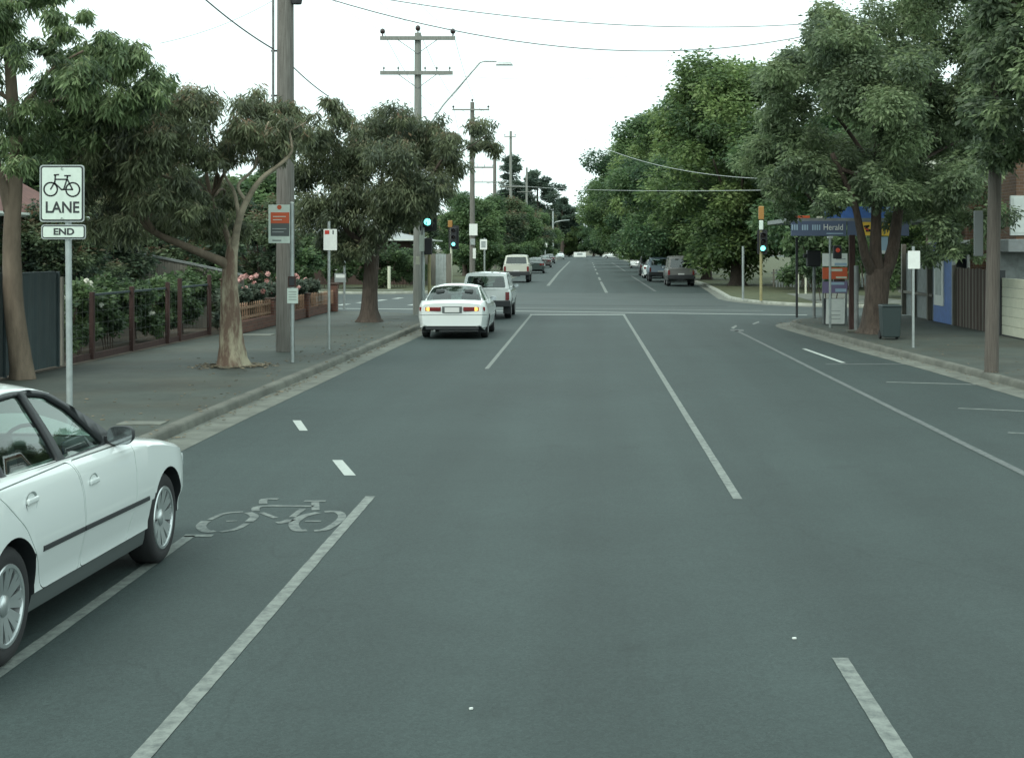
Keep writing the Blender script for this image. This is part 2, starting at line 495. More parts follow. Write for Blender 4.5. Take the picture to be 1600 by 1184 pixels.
sheet('ground', [(-2500, -200), (2500, -200), (2500, 3500), (-2500, 3500)], -0.05, M['ground'])
road = sheet('road', [(-70, -12), (70, -12), (70, 470), (-70, 470)], 0.0, M['road'])

KH = 0.13
def V2(p): return Vector((p[0], p[1]))

def kerb_block(name, path, back, inward, kerb_m, gutter_m, surf_m, gutter=0.42):
    """kerb with gutter swept along path; the pavement fills from the kerb to the points 'back'"""
    pts = [V2(p) for p in path]
    nrm = []
    for i in range(len(pts)):
        d = (pts[min(i + 1, len(pts) - 1)] - pts[max(i - 1, 0)]).normalized()
        nrm.append(Vector((-d.y, d.x)) * inward)     # points onto the pavement
    prof = [(-gutter, 0.004), (-0.02, 0.010), (0.0, 0.022), (0.015, KH - 0.03), (0.035, KH - 0.006), (0.06, KH), (0.16, KH), (0.16, KH - 0.05)]
    k, g = MB(), MB()
    for mb, sl in ((g, prof[0:3]), (k, prof[2:])):
        vs, fs = [], []
        n = len(sl)
        for p, nn in zip(pts, nrm):
            for o, z in sl:
                vs.append((p.x + nn.x * o, p.y + nn.y * o, z))
        for i in range(len(pts) - 1):
            for j in range(n - 1):
                q = (i * n + j, i * n + j + 1, (i + 1) * n + j + 1, (i + 1) * n + j)
                fs.append(q if inward < 0 else q[::-1])
        mb.add(vs, fs)
    inner = [(p.x + nn.x * 0.155, p.y + nn.y * 0.155) for p, nn in zip(pts, nrm)]
    pav = sheet(name, inner + back, KH - 0.004, surf_m)
    ko = k.build('kerb', kerb_m, smooth=True, sharp=50); tag(ko, kind='structure')
    if gutter > 0.05:
        go = g.build('gutter', gutter_m, smooth=True, sharp=50); tag(go, kind='structure')
    return pav

def b2(a, b, c, n=10):
    return [(p.x, p.y) for p in bez((*a, 0), (*b, 0), (*c, 0), n)]

# near left, near right, far left, far right corner blocks
pathA = [(-5.2, -10), (-5.06, 5), (-5.02, 12), (-5.0, 20), (-4.9, 28), (-4.8, 36)] + b2((-4.7, 44.5), (-4.65, 51.8), (-10.5, 52.6)) + [(-20, 53.4), (-68, 57)]
kerb_block('left_footpath', pathA, [(-68, -10)], 1, M['concrete'], M['gutter'], M['path'])
pathB = [(8.2, -10), (7.6, 12), (7.15, 22), (6.85, 28), (6.5, 33), (6.15, 40)] + b2((5.98, 43), (5.75, 47.7), (10.0, 48.6)) + [(20, 48.0), (68, 44)]
kerb_block('right_footpath', pathB, [(68, -10)], -1, M['concrete'], M['gutter'], M['path'])
pathC = [(-68, 82), (-20, 76.5)] + b2((-11, 75.2), (-6.2, 75.5), (-6.05, 82)) + [(-6.0, 100), (-6.0, 200), (-6.0, 395)]
kerb_block('far_left_verge', pathC, [(-68, 395)], 1, M['kerb_pale'], M['gutter'], M['grass'])
pathD = [(68, 52), (20, 56.8)] + b2((11, 58), (6.7, 58.6), (6.4, 68)) + [(6.9, 80), (7.3, 92), (7.5, 150), (7.5, 385)]
kerb_block('far_right_verge', pathD, [(68, 385)], -1, M['kerb_pale'], M['gutter'], M['grass'])
# paved ramps and paths on the far verges
sheet('far_right_path', [(9.2, 59.0), (14, 58.6), (12.2, 72), (9.6, 72)], KH + 0.002, M['gutter'])
sheet('far_left_path', [(-20, 78.5), (-9.5, 77.2), (-9.5, 78.7), (-20, 80.0)], KH + 0.002, M['gutter'])
sheet('garden_bed', [(-30, 24), (-9.6, 24), (-9.0, 51.0), (-30, 53)], KH + 0.004, M['soil'])

def ribbon(mb, pts, w, z=0.004):
    pts = [V2(p) for p in pts]
    vs = []
    if len(pts) > 7 and (pts[-1] - pts[0]).length < 60 and (pts[-1] - pts[0]).length > 3:
        a_, b_ = pts[0], pts[-1]; k_ = int((b_ - a_).length / .09)
        ys_ = [p.length for p in pts]
        pts = [pts[0].lerp(pts[-1], j / k_) for j in range(k_ + 1)]
    wj = [1.0 + R.uniform(-.035, .03) for _ in pts] if len(pts) > 40 else [1.0] * len(pts)
    for i, p in enumerate(pts):
        w_i = w * wj[i]
        d = (pts[min(i + 1, len(pts) - 1)] - pts[max(i - 1, 0)]).normalized()
        n = Vector((-d.y, d.x)) * w_i / 2
        vs += [(p.x + n.x, p.y + n.y, z), (p.x - n.x, p.y - n.y, z)]
    fs = [(2 * i, 2 * i + 1, 2 * i + 3, 2 * i + 2) for i in range(len(pts) - 1)]
    mb.add(vs, fs)

def mark(name, pts, w, m, px=True, z=0.004, subdiv=8):
    q = [G(*p) for p in pts] if px else [Vector((p[0], p[1], 0)) for p in pts]
    if len(q) == 2:
        q = [q[0].lerp(q[1], i / subdiv) for i in range(subdiv + 1)]
    mb = MB(); ribbon(mb, [(p.x, p.y) for p in q], w, z)
    me = mb.mesh(name)
    if me.polygons[0].normal.z < 0: me.flip_normals()
    return link_mesh(name, me, m, road)

def markquad(name, px, m):
    q = [G(*p) for p in px]
    me = bpy.data.meshes.new(name)
    me.from_pydata([(p.x, p.y, 0.004) for p in q], [], [tuple(range(len(q)))])
    if me.polygons[0].normal.z < 0: me.flip_normals()
    return link_mesh(name, me, m, road)

inter = sheet('junction_surface', [(-60, 56.5), (-10, 53.0), (-4.6, 52.4), (6.0, 52.4), (10, 49.0), (60, 45), (60, 52.5), (12, 57.6), (6.6, 62), (6.4, 68), (6.8, 76.5), (-6.2, 77.5), (-11, 75), (-60, 81)], 0.0022, M['inter'])
sheet('trench_patch', [(-4.2, 60.5), (5.6, 59.0), (5.6, 59.9), (-4.2, 61.5)], 0.0032, M['patch'])
mark('bike_lane_line', [(-2.03, -6), (-2.0, 13.9)], 0.092, M['line'], px=False)
mark('parking_edge_line', [(-3.2, 3), (-3.17, 12.0)], 0.09, M['line'], px=False)
mark('parking_edge_tick', [(-3.22, 12.0), (-2.99, 12.0)], 0.1, M['line'], px=False)
mark('lane_line', [(-1.9, 28.6), (-1.9, 51.6)], 0.08, M['line'], px=False)
mark('centre_line', [(1.39, 13.75), (1.3, 51.6)], 0.085, M['line'], px=False)
mark('centre_line', [(1.44, 3.0), (1.425, 8.42)], 0.09, M['line'], px=False)
mark('right_edge_line', [(4.55, 9), (4.45, 17), (4.33, 28), (4.2, 42)], 0.1, M['line_faint'], px=False)
markquad('merge_dash', [(457, 657), (470, 657), (481, 673), (468, 673)], M['line_fresh'])
markquad('merge_dash', [(519, 719), (535, 719), (556, 743), (538, 743)], M['line_fresh'])
mark('stop_line', [(-1.95, 52.0), (1.35, 52.0)], 0.42, M['line_fresh'], px=False)
mark('crosswalk_line', [(-4.0, 55.4), (7.6, 51.6)], 0.26, M['line_fresh'], px=False)
mark('crosswalk_line', [(-4.4, 58.4), (6.5, 55.2)], 0.24, M['line'], px=False)
mark('side_street_stop_line', [(-9.5, 57.2), (-6.2, 56.6)], 0.35, M['line_fresh'], px=False)
for k in range(4):
    mark('side_street_dash', [(-10.0 + k * 0.42, 60.5 + k * 2.6), (-9.85 + k * 0.42, 61.9 + k * 2.6)], 0.3, M['line_fresh'], px=False)
    mark('side_street_dash', [(-7.1 + k * 0.42, 60.5 + k * 2.6), (-6.95 + k * 0.42, 61.9 + k * 2.6)], 0.3, M['line_fresh'], px=False)
mark('far_lane_line', [(-2.35, 92), (-2.6, 140), (-2.9, 265)], 0.2, M['line'], px=False)
mark('far_centre_line', [(1.05, 77.5), (1.0, 103)], 0.16, M['line'], px=False)
for k in range(6):
    mark('far_centre_dash', [(1.0, 108 + k * 24), (1.0, 119 + k * 24)], 0.16, M['line'], px=False)
mark('far_right_edge_line', [(3.7, 80), (3.75, 125)], 0.14, M['line_faint'], px=False)
mark('far_right_edge_line', [(3.9, 150), (4.1, 240)], 0.16, M['line_faint'], px=False)
# parking bay marks on the right
mark('bay_front_line', [(1256, 545), (1318, 567)], 0.1, M['line_fresh'])
mark('bay_divider', [(1290, 569), (1432, 569)], 0.16, M['line_faint'])
mark('bay_divider', [(1385, 597), (1525, 601)], 0.13, M['line'])
mark('bay_divider', [(1497, 638), (1680, 646)], 0.1, M['line'])
mark('bay_divider', [(1575, 676), (1760, 686)], 0.09, M['line'])
markquad('bike_mark_scrap', [(1142, 512), (1150, 508), (1152, 510), (1146, 514)], M['line'])
markquad('bike_mark_scrap', [(1175, 506), (1185, 502), (1187, 504), (1178, 507)], M['line'])
markquad('bike_mark_scrap', [(1140, 515), (1162, 515), (1162, 518), (1142, 517)], M['line_faint'])
# worn bicycle symbol: one part, painted strokes read off the road surface
bk = MB()
strokes = [([(215, 495), (165, 497), (132, 475), (135, 455), (160, 436)], .085), ([(180, 428), (235, 402), (290, 387), (380, 380)], .05),
           ([(245, 500), (310, 490), (360, 474), (400, 450)], .055), ([(415, 440), (446, 412), (440, 398), (410, 385)], .075),
           ([(455, 376), (490, 347), (800, 347)], .07), ([(500, 333), (508, 306), (590, 304)], .075), ([(745, 316), (872, 316)], .07),
           ([(810, 322), (812, 370)], .07), ([(490, 385), (575, 417)], .05), ([(672, 412), (735, 363)], .06), ([(580, 446), (625, 441), (668, 426)], .09),
           ([(760, 490), (705, 490), (682, 462), (690, 438), (740, 405), (828, 385)], .085), ([(865, 380), (940, 380), (970, 405), (945, 440), (870, 485), (803, 493)], .07),
           ([(750, 436), (845, 436)], .05), ([(280, 436), (345, 434)], .035)]
for s, w in strokes:
    q = crom([(*p, 0) for p in s], 4) if len(s) > 2 else [Vector((*p, 0)) for p in s]
    g = [G(280 + p.x / 3.81, 700 + p.y / 3.81) for p in q]
    ribbon(bk, [(p.x, p.y) for p in g], w)
me = bk.mesh('bicycle_symbol')
bmq = bmesh.new(); bmq.from_mesh(me)
for fce in bmq.faces:
    fce.normal_update()
    if fce.normal.z < 0: fce.normal_flip()
bmq.to_mesh(me); bmq.free()
link_mesh('bicycle_symbol', me, M['line_bike'], road)
# bits of litter on the lane, retro-reflective stud like specks
for (u, v, s) in ((1241, 998, .014), (736, 1108, .011)):
    p = G(u, v)
    mb = MB(); mb.box((p.x, p.y, 0.006), (s * 1.6, s, 0.008), R.random())
    mb.build('road_stud', M['white'], road)

# pit lids and a driveway slab let into the left footpath
for (u, v, w, d) in ((222, 661, .55, .35), (395, 523, 1.0, .7), (608, 498, .7, .5)):
    p = G(u, v, KH)
    mb = MB(); mb.box((p.x, p.y, KH + .001), (w, d, .012)); o = mb.build('pit_lid', M['gutter']); tag(o, kind='structure')
# ------------------------------------------------------------------ vehicles
def pinterp(y, pts):
    ys = [p[0] for p in pts]; zs = [p[1] for p in pts]
    return float(np.interp(y, ys, zs))

def smooth_prof(pts, lo, hi, sig=0.06):
    """piecewise profile sampled and rounded off; returns a lookup function"""
    xs = np.linspace(lo, hi, 400)
    pts = sorted(pts)
    z = np.interp(xs, [p[0] for p in pts], [p[1] for p in pts])
    st = xs[1] - xs[0]
    k = np.exp(-0.5 * (np.arange(-40, 41) * st / sig) ** 2); k /= k.sum()
    zp = np.pad(z, 40, mode='edge')
    zs = np.convolve(zp, k, 'valid')
    return lambda y: float(np.interp(y, xs, zs))

def in_poly(p, poly):
    x, y = p; c = False
    j = len(poly) - 1
    for i in range(len(poly)):
        xi, yi = poly[i]; xj, yj = poly[j]
        if (yi > y) != (yj > y) and x < (xj - xi) * (y - yi) / (yj - yi) + xi: c = not c
        j = i
    return c

def dense(poly, step=0.06, closed=True):
    out = []
    n = len(poly)
    for i in range(n if closed else n - 1):
        a, b = Vector(poly[i]), Vector(poly[(i + 1) % n])
        k = max(1, int((b - a).length / step))
        for j in range(k): out.append(tuple(a.lerp(b, j / k)))
    return out

def rounded(poly, r=0.05, n=4):
    out = []
    m = len(poly)
    for i in range(m):
        p, a, b = Vector(poly[i]), Vector(poly[i - 1]), Vector(poly[(i + 1) % m])
        ra = min(r, (a - p).length * 0.45); rb = min(r, (b - p).length * 0.45)
        s, e = p + (a - p).normalized() * ra, p + (b - p).normalized() * rb
        for k in range(n + 1):
            t = k / n
            out.append(tuple(s * (1 - t) ** 2 + p * 2 * t * (1 - t) + e * t * t))
    return out

def panel(outer, holes, fn, step=0.07):
    """triangulated sheet of a 2-D outline with holes, mapped to space by fn(a, b)"""
    vs, es = [], []
    for lp in [outer] + holes:
        lp = dense(lp, step)
        b = len(vs)
        vs += [Vector(p) for p in lp]
        es += [(b + i, b + (i + 1) % len(lp)) for i in range(len(lp))]
    xs = [p[0] for p in outer]; zs = [p[1] for p in outer]
    a = min(xs)
    while a < max(xs):
        b = min(zs)
        while b < max(zs):
            if in_poly((a, b), outer) and not any(in_poly((a, b), h) for h in holes):
                vs.append(Vector((a + 0.003, b + 0.002)))
            b += step
        a += step
    rv, _, rf = delaunay_2d_cdt(vs, es, [], 0, 1e-6)[:3]
    fs = []
    for f in rf:
        c = sum((rv[i] for i in f), Vector((0, 0))) / len(f)
        if in_poly(c, outer) and not any(in_poly(c, h) for h in holes): fs.append(tuple(f))
    mb = MB(); mb.add([fn(p.x, p.y) for p in rv], fs)
    return mb

def loft_body(sp):
    top = smooth_prof(sp['top'], sp['rear'], sp['front'], sp.get('sig', 0.06))
    bot = smooth_prof(sp['bot'], sp['rear'], sp['front'], 0.05)
    W = sp['W'] / 2
    ra, fa = sp['rear_round'], sp['front_round']
    ys = np.linspace(sp['rear'], sp['front'], sp.get('nst', 84)).tolist()
    ys += [sp['rear'] + d for d in (0.006, 0.018, 0.035)] + [sp['front'] - d for d in (0.006, 0.018, 0.035)]
    ys = sorted(ys)
    rings = []
    for y in ys:
        tr = max(0.0, 1 - (y - sp['rear']) / ra[0]); tf = max(0.0, 1 - (sp['front'] - y) / fa[0])
        w = W * (1 - ra[1] * tr ** ra[2]) * (1 - fa[1] * tf ** fa[2])
        zt, zb = top(y), bot(y)
        if tr > 0: zb += ra[3] * tr ** 6
        if tf > 0: zb += fa[3] * tf ** 6
        zsh = min(sp['shoulder'], zt - 0.045)
        c = sp.get('crown', 0.03)
        zm = zb + (zsh - zb) * 0.52
        half = [(0, zb), (w * .8, zb), (w * .91, zb + .012), (w * .925, zb + .05), (w * .938, sp['sill']), (w * .957, sp['sill'] + .012), (w * .957, sp['sill'] + .06), (w * .968, sp['sill'] + .11), (w * .991, zm - .04), (w, zm), (w * .997, zm + (zsh - zm) * .6),
                (w * .978, zsh), (w * .955, zsh + (zt - zsh) * .5), (w * .92, zt - .010), (w * .87, zt), (w * .6, zt + c * .6), (w * .3, zt + c * .92), (0, zt + c)]
        half = [(x, max(z, zb)) for x, z in half]
        rings.append([(x, y, z) for x, z in half] + [(-x, y, z) for x, z in half[-2:0:-1]])
    bm = bmesh.new()
    vr = [[bm.verts.new(p) for p in r] for r in rings]
    n = len(vr[0])
    for i in range(len(vr) - 1):
        for j in range(n):
            bm.faces.new((vr[i][j], vr[i][(j + 1) % n], vr[i + 1][(j + 1) % n], vr[i + 1][j]))
    bm.faces.new(vr[0][::-1]); bm.faces.new(vr[-1])
    bmesh.ops.remove_doubles(bm, verts=bm.verts, dist=1e-5)
    bmesh.ops.recalc_face_normals(bm, faces=bm.faces)
    me = bpy.data.meshes.new('body'); bm.to_mesh(me); bm.free()
    return me, top

def boolean(me, cutters):
    o = bpy.data.objects.new('tmp', me); COL.objects.link(o)
    tmp = [o]
    for c in cutters:
        co = bpy.data.objects.new('cut', c); COL.objects.link(co); tmp.append(co)
        m = o.modifiers.new('b', 'BOOLEAN'); m.object = co; m.operation = 'DIFFERENCE'; m.solver = 'EXACT'
    dg = bpy.context.evaluated_depsgraph_get(); dg.update()
    out = bpy.data.meshes.new_from_object(o.evaluated_get(dg))
    for t in tmp: bpy.data.objects.remove(t)
    return out

def curtain(poly2, x0, x1, w=0.007):
    """thin closed wall that follows a side-view outline (y, z): cuts a shut line"""
    pts = [V2(p) for p in poly2]
    n = len(pts)
    inn, outn = [], []
    for i in range(n):
        d = (pts[(i + 1) % n] - pts[i - 1]).normalized()
        nn = Vector((-d.y, d.x)) * w / 2
        inn.append(pts[i] + nn); outn.append(pts[i] - nn)
    vs = [(x0, p.x, p.y) for p in inn] + [(x0, p.x, p.y) for p in outn] + [(x1, p.x, p.y) for p in inn] + [(x1, p.x, p.y) for p in outn]
    fs = []
    for i in range(n):
        j = (i + 1) % n
        fs += [(i, j, n + j, n + i), (2 * n + i, 3 * n + i, 3 * n + j, 2 * n + j), (i, 2 * n + i, 2 * n + j, j), (n + i, n + j, 3 * n + j, 3 * n + i)]
    bm = bmesh.new(); mev = [bm.verts.new(v) for v in vs]
    for f in fs: bm.faces.new([mev[k] for k in f])
    bmesh.ops.recalc_face_normals(bm, faces=bm.faces)
    me = bpy.data.meshes.new('curtain'); bm.to_mesh(me); bm.free()
    return me

def split_faces(me, fn):
    """dict label -> new mesh holding the faces for which fn gives that label"""
    groups = {}
    for p in me.polygons:
        groups.setdefault(fn(p.center, p.normal), []).append(p.index)
    res = {}
    for k, idx in groups.items():
        idx = set(idx)
        vm, vs, fs = {}, [], []
        for i in idx:
            f = []
            for vi in me.polygons[i].vertices:
                if vi not in vm:
                    vm[vi] = len(vs); vs.append(tuple(me.vertices[vi].co))
                f.append(vm[vi])
            fs.append(tuple(f))
        m2 = bpy.data.meshes.new(k); m2.from_pydata(vs, [], fs); m2.update()
        res[k] = m2
    return res

def wheel_parts(r, rim_r, width, parent, side, style, rim_m):
    """tyre and rim, outer face towards side (+1 / -1) along x"""
    w = width / 2
    t = MB()
    prof = [(rim_r - .01, -w * .8), (rim_r + .015, -w * .95), (r - .05, -w), (r - .02, -w * .92), (r, -w * .7), (r, w * .7), (r - .02, w * .92), (r - .05, w), (rim_r + .015, w * .95), (rim_r - .01, w * .8)]
    t.lathe([(a, b * side) for a, b in prof], 40, 'x')
    t.build('tyre', M['rubber'], parent, smooth=True, sharp=50)
    k = MB()
    o = w * side
    k.lathe([(rim_r + .012, o * .93), (rim_r - .004, o * .96), (rim_r - .02, o * .8), (rim_r - .035, o * .35), (0.03, o * .3)], 40, 'x')
    k.build('rim', M['alloydark'], parent, smooth=True, sharp=40)
    s = MB()
    s.lathe([(rim_r + .010, o * .935), (rim_r + .006, o * 1.0), (rim_r - .012, o * .99), (rim_r - .016, o * .85)], 40, 'x')
    if style == 'spoke':
        n = 9
        for i in range(n):
            a = 2 * math.pi * i / n
            for da, ww in ((-.14, .036), (.14, .036)):
                d0, d1 = a + da * .5, a + da
                p0 = Vector((o * .72, math.cos(d0) * .045, math.sin(d0) * .045))
                p1 = Vector((o * .93, math.cos(d1) * (rim_r - .008), math.sin(d1) * (rim_r - .008)))
                dd = (p1 - p0).normalized(); sd = Vector((1, 0, 0)).cross(dd).normalized() * ww / 2
                th = Vector((o * .12, 0, 0))
                sd1 = sd * 1.25
                s.add([p0 + sd, p0 - sd, p1 - sd1, p1 + sd1, p0 + sd - th, p0 - sd - th, p1 - sd1 - th, p1 + sd1 - th],
                      [(0, 1, 2, 3), (7, 6, 5, 4), (0, 3, 7, 4), (1, 5, 6, 2), (0, 4, 5, 1), (2, 6, 7, 3)])
        s.lathe([(.06, o * .6), (.058, o * .8), (.045, o * .88), (0.001, o * .9)], 20, 'x')
    else:
        s.lathe([(rim_r - .02, o * .7), (rim_r * .6, o * .95), (rim_r * .35, o * .8), (.001, o * .85)], 24, 'x')
    s.build('wheel_trim', rim_m, parent, smooth=True, sharp=35)

def make_car(name, sp, loc, rz=0.0):
    root = empty(name, loc, rz)
    paint = sp['paint']
    me, top = loft_body(sp)
    wb0, wb1 = sp['axles']
    ar = sp['arch_r']; wz = sp['wheel_r']
    W = sp['W'] / 2
    cuts = []
    for ya in sp['axles']:
        for s in (1, -1):
            c = MB()
            c.lathe([(0.0001, s * (W - .32)), (ar, s * (W - .32)), (ar, s * (W + .2)), (0.0001, s * (W + .2))], 48, 'x', (0, ya, wz))
            bmc = bmesh.new(); m0 = c.mesh('c'); bmc.from_mesh(m0); bmesh.ops.remove_doubles(bmc, verts=bmc.verts, dist=1e-3)
            bmesh.ops.recalc_face_normals(bmc, faces=bmc.faces); bmc.to_mesh(m0); bmc.free()
            cuts.append(m0)
    tub = sp['tub']            # y0, y1, half width, floor
    c = MB(); c.box((0, (tub[0] + tub[1]) / 2, tub[3] + 0.6), (tub[2] * 2, tub[1] - tub[0], 1.2)); cuts.append(c.mesh('c'))
    doors = [rounded(d, .05) for d in sp.get('doors', [])]
    dd = [dense(d, 0.05) for d in doors]
    for d in dd:
        cuts.append(curtain(d, W - .22, W + .15)); cuts.append(curtain(d, -W - .15, -W + .22))
    if sp.get('bumper_z'):
        c = MB(); c.box((0, sp['rear'] + .1, sp['bumper_z']), (3, .62, .012)); cuts.append(c.mesh('c'))
    me = boolean(me, cuts)
    def lab(c, n):
        for ya in sp['axles']:
            if abs(c.x) > W - .34 and math.hypot(c.y - ya, c.z - wz) < ar + .004 and (n.y * (ya - c.y) + n.z * (wz - c.z) > 0.02 or abs(c.x) < W - .3): return 'wheel_arch' + ('0' if ya == 0 else '1') + ('r' if c.x > 0 else 'l')
        if abs(c.x) < tub[2] + .005 and tub[0] - .005 < c.y < tub[1] + .005 and c.z > tub[3] - .005 and (c.z < top(c.y) - .03): return 'cabin_floor'
        if n.z < -0.75 and c.z < 0.5: return 'underbody'
        if abs(c.x) > W - .2:
            for i, d in enumerate(dd):
                if in_poly((c.y, c.z), d): return ('door%d' % i) + ('r' if c.x > 0 else 'l')
        if sp.get('bumper_z') and c.z < sp['bumper_z'] and c.y < sp['rear'] + .4: return 'rear_bumper'
        if c.z < sp['sill'] + .004 and abs(c.x) > .4: return 'sill' + ('r' if c.x > 0 else 'l') + ('0' if c.y < wb1 else '1' if c.y < wb0 else '2')
        return 'body'
    door_objs = {}
    for k, m2 in split_faces(me, lab).items():
        k0 = k
        for pre in ('wheel_arch', 'sill'):
            if k.startswith(pre): k = pre
        mt = {'wheel_arch': M['char'], 'cabin_floor': M['cabin'], 'underbody': M['char'], 'sill': sp.get('sill_m', M['sill']), 'rear_bumper': sp.get('bumper_m', paint)}.get(k, paint)
        nm = 'door' if k.startswith('door') else k
        o = link_mesh(nm, m2, mt, root, smooth=True, sharp=28)
        if nm == 'door': door_objs[k0] = o
    # greenhouse: side frames with window openings
    gh = sp['gh']
    xb, xt, zb_, zt_ = gh['xb'], gh['xt'], gh['zb'], gh['zt']
    yc, tap = gh['yc'], gh['taper']
    def xs(y, z):
        t = max(0.0, (z - zb_) / (zt_ - zb_))
        return xb + (xt - xb) * t ** 1.15 - tap * ((y - yc)) ** 2
    outer = dense(rounded(gh['outer'], .05), .06)
    wins = [rounded(w, gh.get('wr', .05)) for w in gh['windows']]
    for s in (1, -1):
        mb = panel(outer, wins, lambda a, b: (s * xs(a, b), a, b))
        o = mb.build('window_frame', sp.get('frame_m', paint), root, smooth=True, sharp=40)
        so = o.modifiers.new('thick', 'SOLIDIFY'); so.thickness = 0.035; so.offset = 0
        for w in wins:
            mb = panel(w, [], lambda a, b: (s * (xs(a, b) - .006), a, b), .12)
            mb.build('side_window', gh.get('glass', M['glass']), root, smooth=True)
    # roof, windscreen and rear window patches
    def patch(e0, e1, n, mfn, name, mt, solid=0):
        mb = MB(); k = 33
        vs = []
        for i in range(n + 1):
            for j in range(k):
                u = -1 + 2 * j / (k - 1)
                vs.append(mfn(i / n, u))
        fs = [(i * k + j, i * k + j + 1, (i + 1) * k + j + 1, (i + 1) * k + j) for i in range(n) for j in range(k - 1)]
        mb.add(vs, fs)
        o = mb.build(name, mt, root, smooth=True, sharp=60)
        if solid:
            so = o.modifiers.new('thick', 'SOLIDIFY'); so.thickness = solid; so.offset = 0
        return o
    rf, rr = gh['roof_f'], gh['roof_r']          # (y, rail z, centre z) of the roof's front and rear edge
    rp = gh['roof_prof']
    def roof_pt(y, u):
        zr = pinterp(y, rp); xr = xs(y, zr)
        bow = (1 - abs(u) ** 2.4)
        return (xr * u, y, zr + gh['crown'] * bow)
    patch(None, None, 16, lambda t, u: roof_pt(rf + (rr - rf) * t, u), 'roof', paint, 0.03)
    def screen(y_base, y_top, z_base, bulge, name, mt, inset=0.0):
        zr = pinterp(y_top, rp)
        def fn(t, u):
            t2 = inset + t * (1 - 2 * inset); u = u * (1 - inset)
            yb_ = y_base
            pb = Vector((xs(yb_, z_base) * u, yb_ + bulge * (1 - u * u), z_base + .02 * (1 - u * u)))
            pt = Vector(roof_pt(y_top, u)); pt.y += bulge * .35 * (1 - u * u) * 0
            p = pb.lerp(pt, t2)
            nrm = Vector((0, 1 if bulge > 0 else -1, 1)).normalized()
            return p + nrm * .035 * math.sin(math.pi * t2)
        return fn
    wf = screen(gh['ws_base'], rf, zb_, gh['bulge'], 'windscreen', None)
    patch(None, None, 8, wf, 'windscreen', gh.get('glass', M['glass']))
    if gh.get('rear_solid'):
        # upright tailgate with a framed rear window
        yb0, yt0 = gh['rs_base'], rr
        zr = pinterp(rr, rp)
        wz0, wz1, wx = gh['rear_solid']
        def rmap(a, b):
            t = (b - zb_) / (zr - zb_)
            bow = (1 - min(1, abs(a) / max(.01, xs(yt0, b))) ** 2.4)
            return (a, yb0 + (yt0 - yb0) * t - .05 * bow, b)
        crown = gh['crown']
        pts = [(-xs(yb0, zb_), zb_), (xs(yb0, zb_), zb_), (xs(yt0, zr), zr)]
        pts += [(xs(yt0, zr) * q, zr + crown * (1 - abs(q) ** 2.4)) for q in (.7, .4, 0, -.4, -.7)] + [(-xs(yt0, zr), zr)]
        hole = rounded([(-wx, wz0), (wx, wz0), (wx * .9, wz1), (-wx * .9, wz1)], .06)
        panel(pts, [hole], rmap).build('tailgate', paint, root, smooth=True, sharp=40)
        panel(hole, [], lambda a, b: Vector(rmap(a, b)) + Vector((0, .008, 0)), .15).build('rear_window', gh.get('glass_r', M['glass']), root, smooth=True)
    else:
        rs = screen(gh['rs_base'], rr, gh.get('rs_z', zb_), -gh['bulge'] * .6, 'rear_window', None)
        patch(None, None, 8, rs, 'rear_window', gh.get('glass_r', gh.get('glass', M['glass'])))
    # wheels
    for ya in sp['axles']:
        for s in (1, -1):
            w = empty('wheel', (s * (W - sp.get('wheel_in', .035) - sp['tyre_w'] / 2), ya, wz), parent=root)
            wheel_parts(wz - .004, sp['rim_r'], sp['tyre_w'], w, s, sp.get('wheel_style', 'disc'), sp.get('wheel_m', M['alloy']))
    # seats, steering wheel and dashboard seen through the glass
    fl = tub[3]
    for y in sp['seats']:
        for s in (1, -1):
            mb = MB()
            q = Matrix.Rotation(math.radians(-14), 3, 'X')
            mb.box((s * .37, y, fl + .12), (.48, .5, .16))
            mb.box((s * .37, y - .33, fl + .42), (.46, .13, .62), rot=Matrix.Rotation(math.radians(14), 3, 'X'), taper=.82)
            mb.box((s * .37, y - .42, fl + .80), (.25, .09, .17), rot=Matrix.Rotation(math.radians(14), 3, 'X'), taper=.85)
            mb.build('seat', M['seat'], root, bevel=.025)
    mb = MB(); mb.box((0, gh['ws_base'] - .22, zb_ - .05), (tub[2] * 1.9, .45, .16)); mb.build('dashboard', M['cabin'], root, bevel=.03)
    mb = MB()
    ring = [Vector((.37 + .18 * math.cos(a), gh['ws_base'] - .55 + .07 * math.sin(a), zb_ - .01 + .17 * math.sin(a))) for a in [2 * math.pi * i / 20 for i in range(21)]]
    mb.tube(ring, .014, 6, cap=False); mb.tube([ring[0], ring[10]], .015, 6); mb.tube([(.37, gh['ws_base'] - .55, zb_ - .01), (.37, gh['ws_base'] - .2, zb_ - .08)], .025, 6)
    mb.build('steering_wheel', M['cabin'], root)
    # mirrors
    for s in (1, -1):
        mb = MB(); y = gh['mirror_y']; x = xs(y, zb_ + .05)
        x0 = x + .06
        vs = []
        for j, (yy, k) in enumerate(((-.055, 1.0), (-.045, 1.06), (0.02, .95), (.06, .6))):
            for i in range(16):
                a = 2 * math.pi * i / 16
                ca, sa = math.cos(a), math.sin(a)
                px = abs(ca) ** .7 * (1 if ca >= 0 else -1); pz = abs(sa) ** .7 * (1 if sa >= 0 else -1)
                vs.append((s * (x0 + .075 + px * .085 * k), y + yy, zb_ + .065 + pz * .06 * k))
        fs = [(j * 16 + i, j * 16 + (i + 1) % 16, (j + 1) * 16 + (i + 1) % 16, (j + 1) * 16 + i) for j in range(3) for i in range(16)]
        fs.append(tuple(48 + i for i in range(16)))
        mb.add(vs, fs)
        mb.box((s * (x0 - .01), y + .01, zb_ + .03), (.12, .05, .05))
        mo = mb.build('mirror', sp.get('mirror_m', M['char']), root, smooth=True, sharp=50)
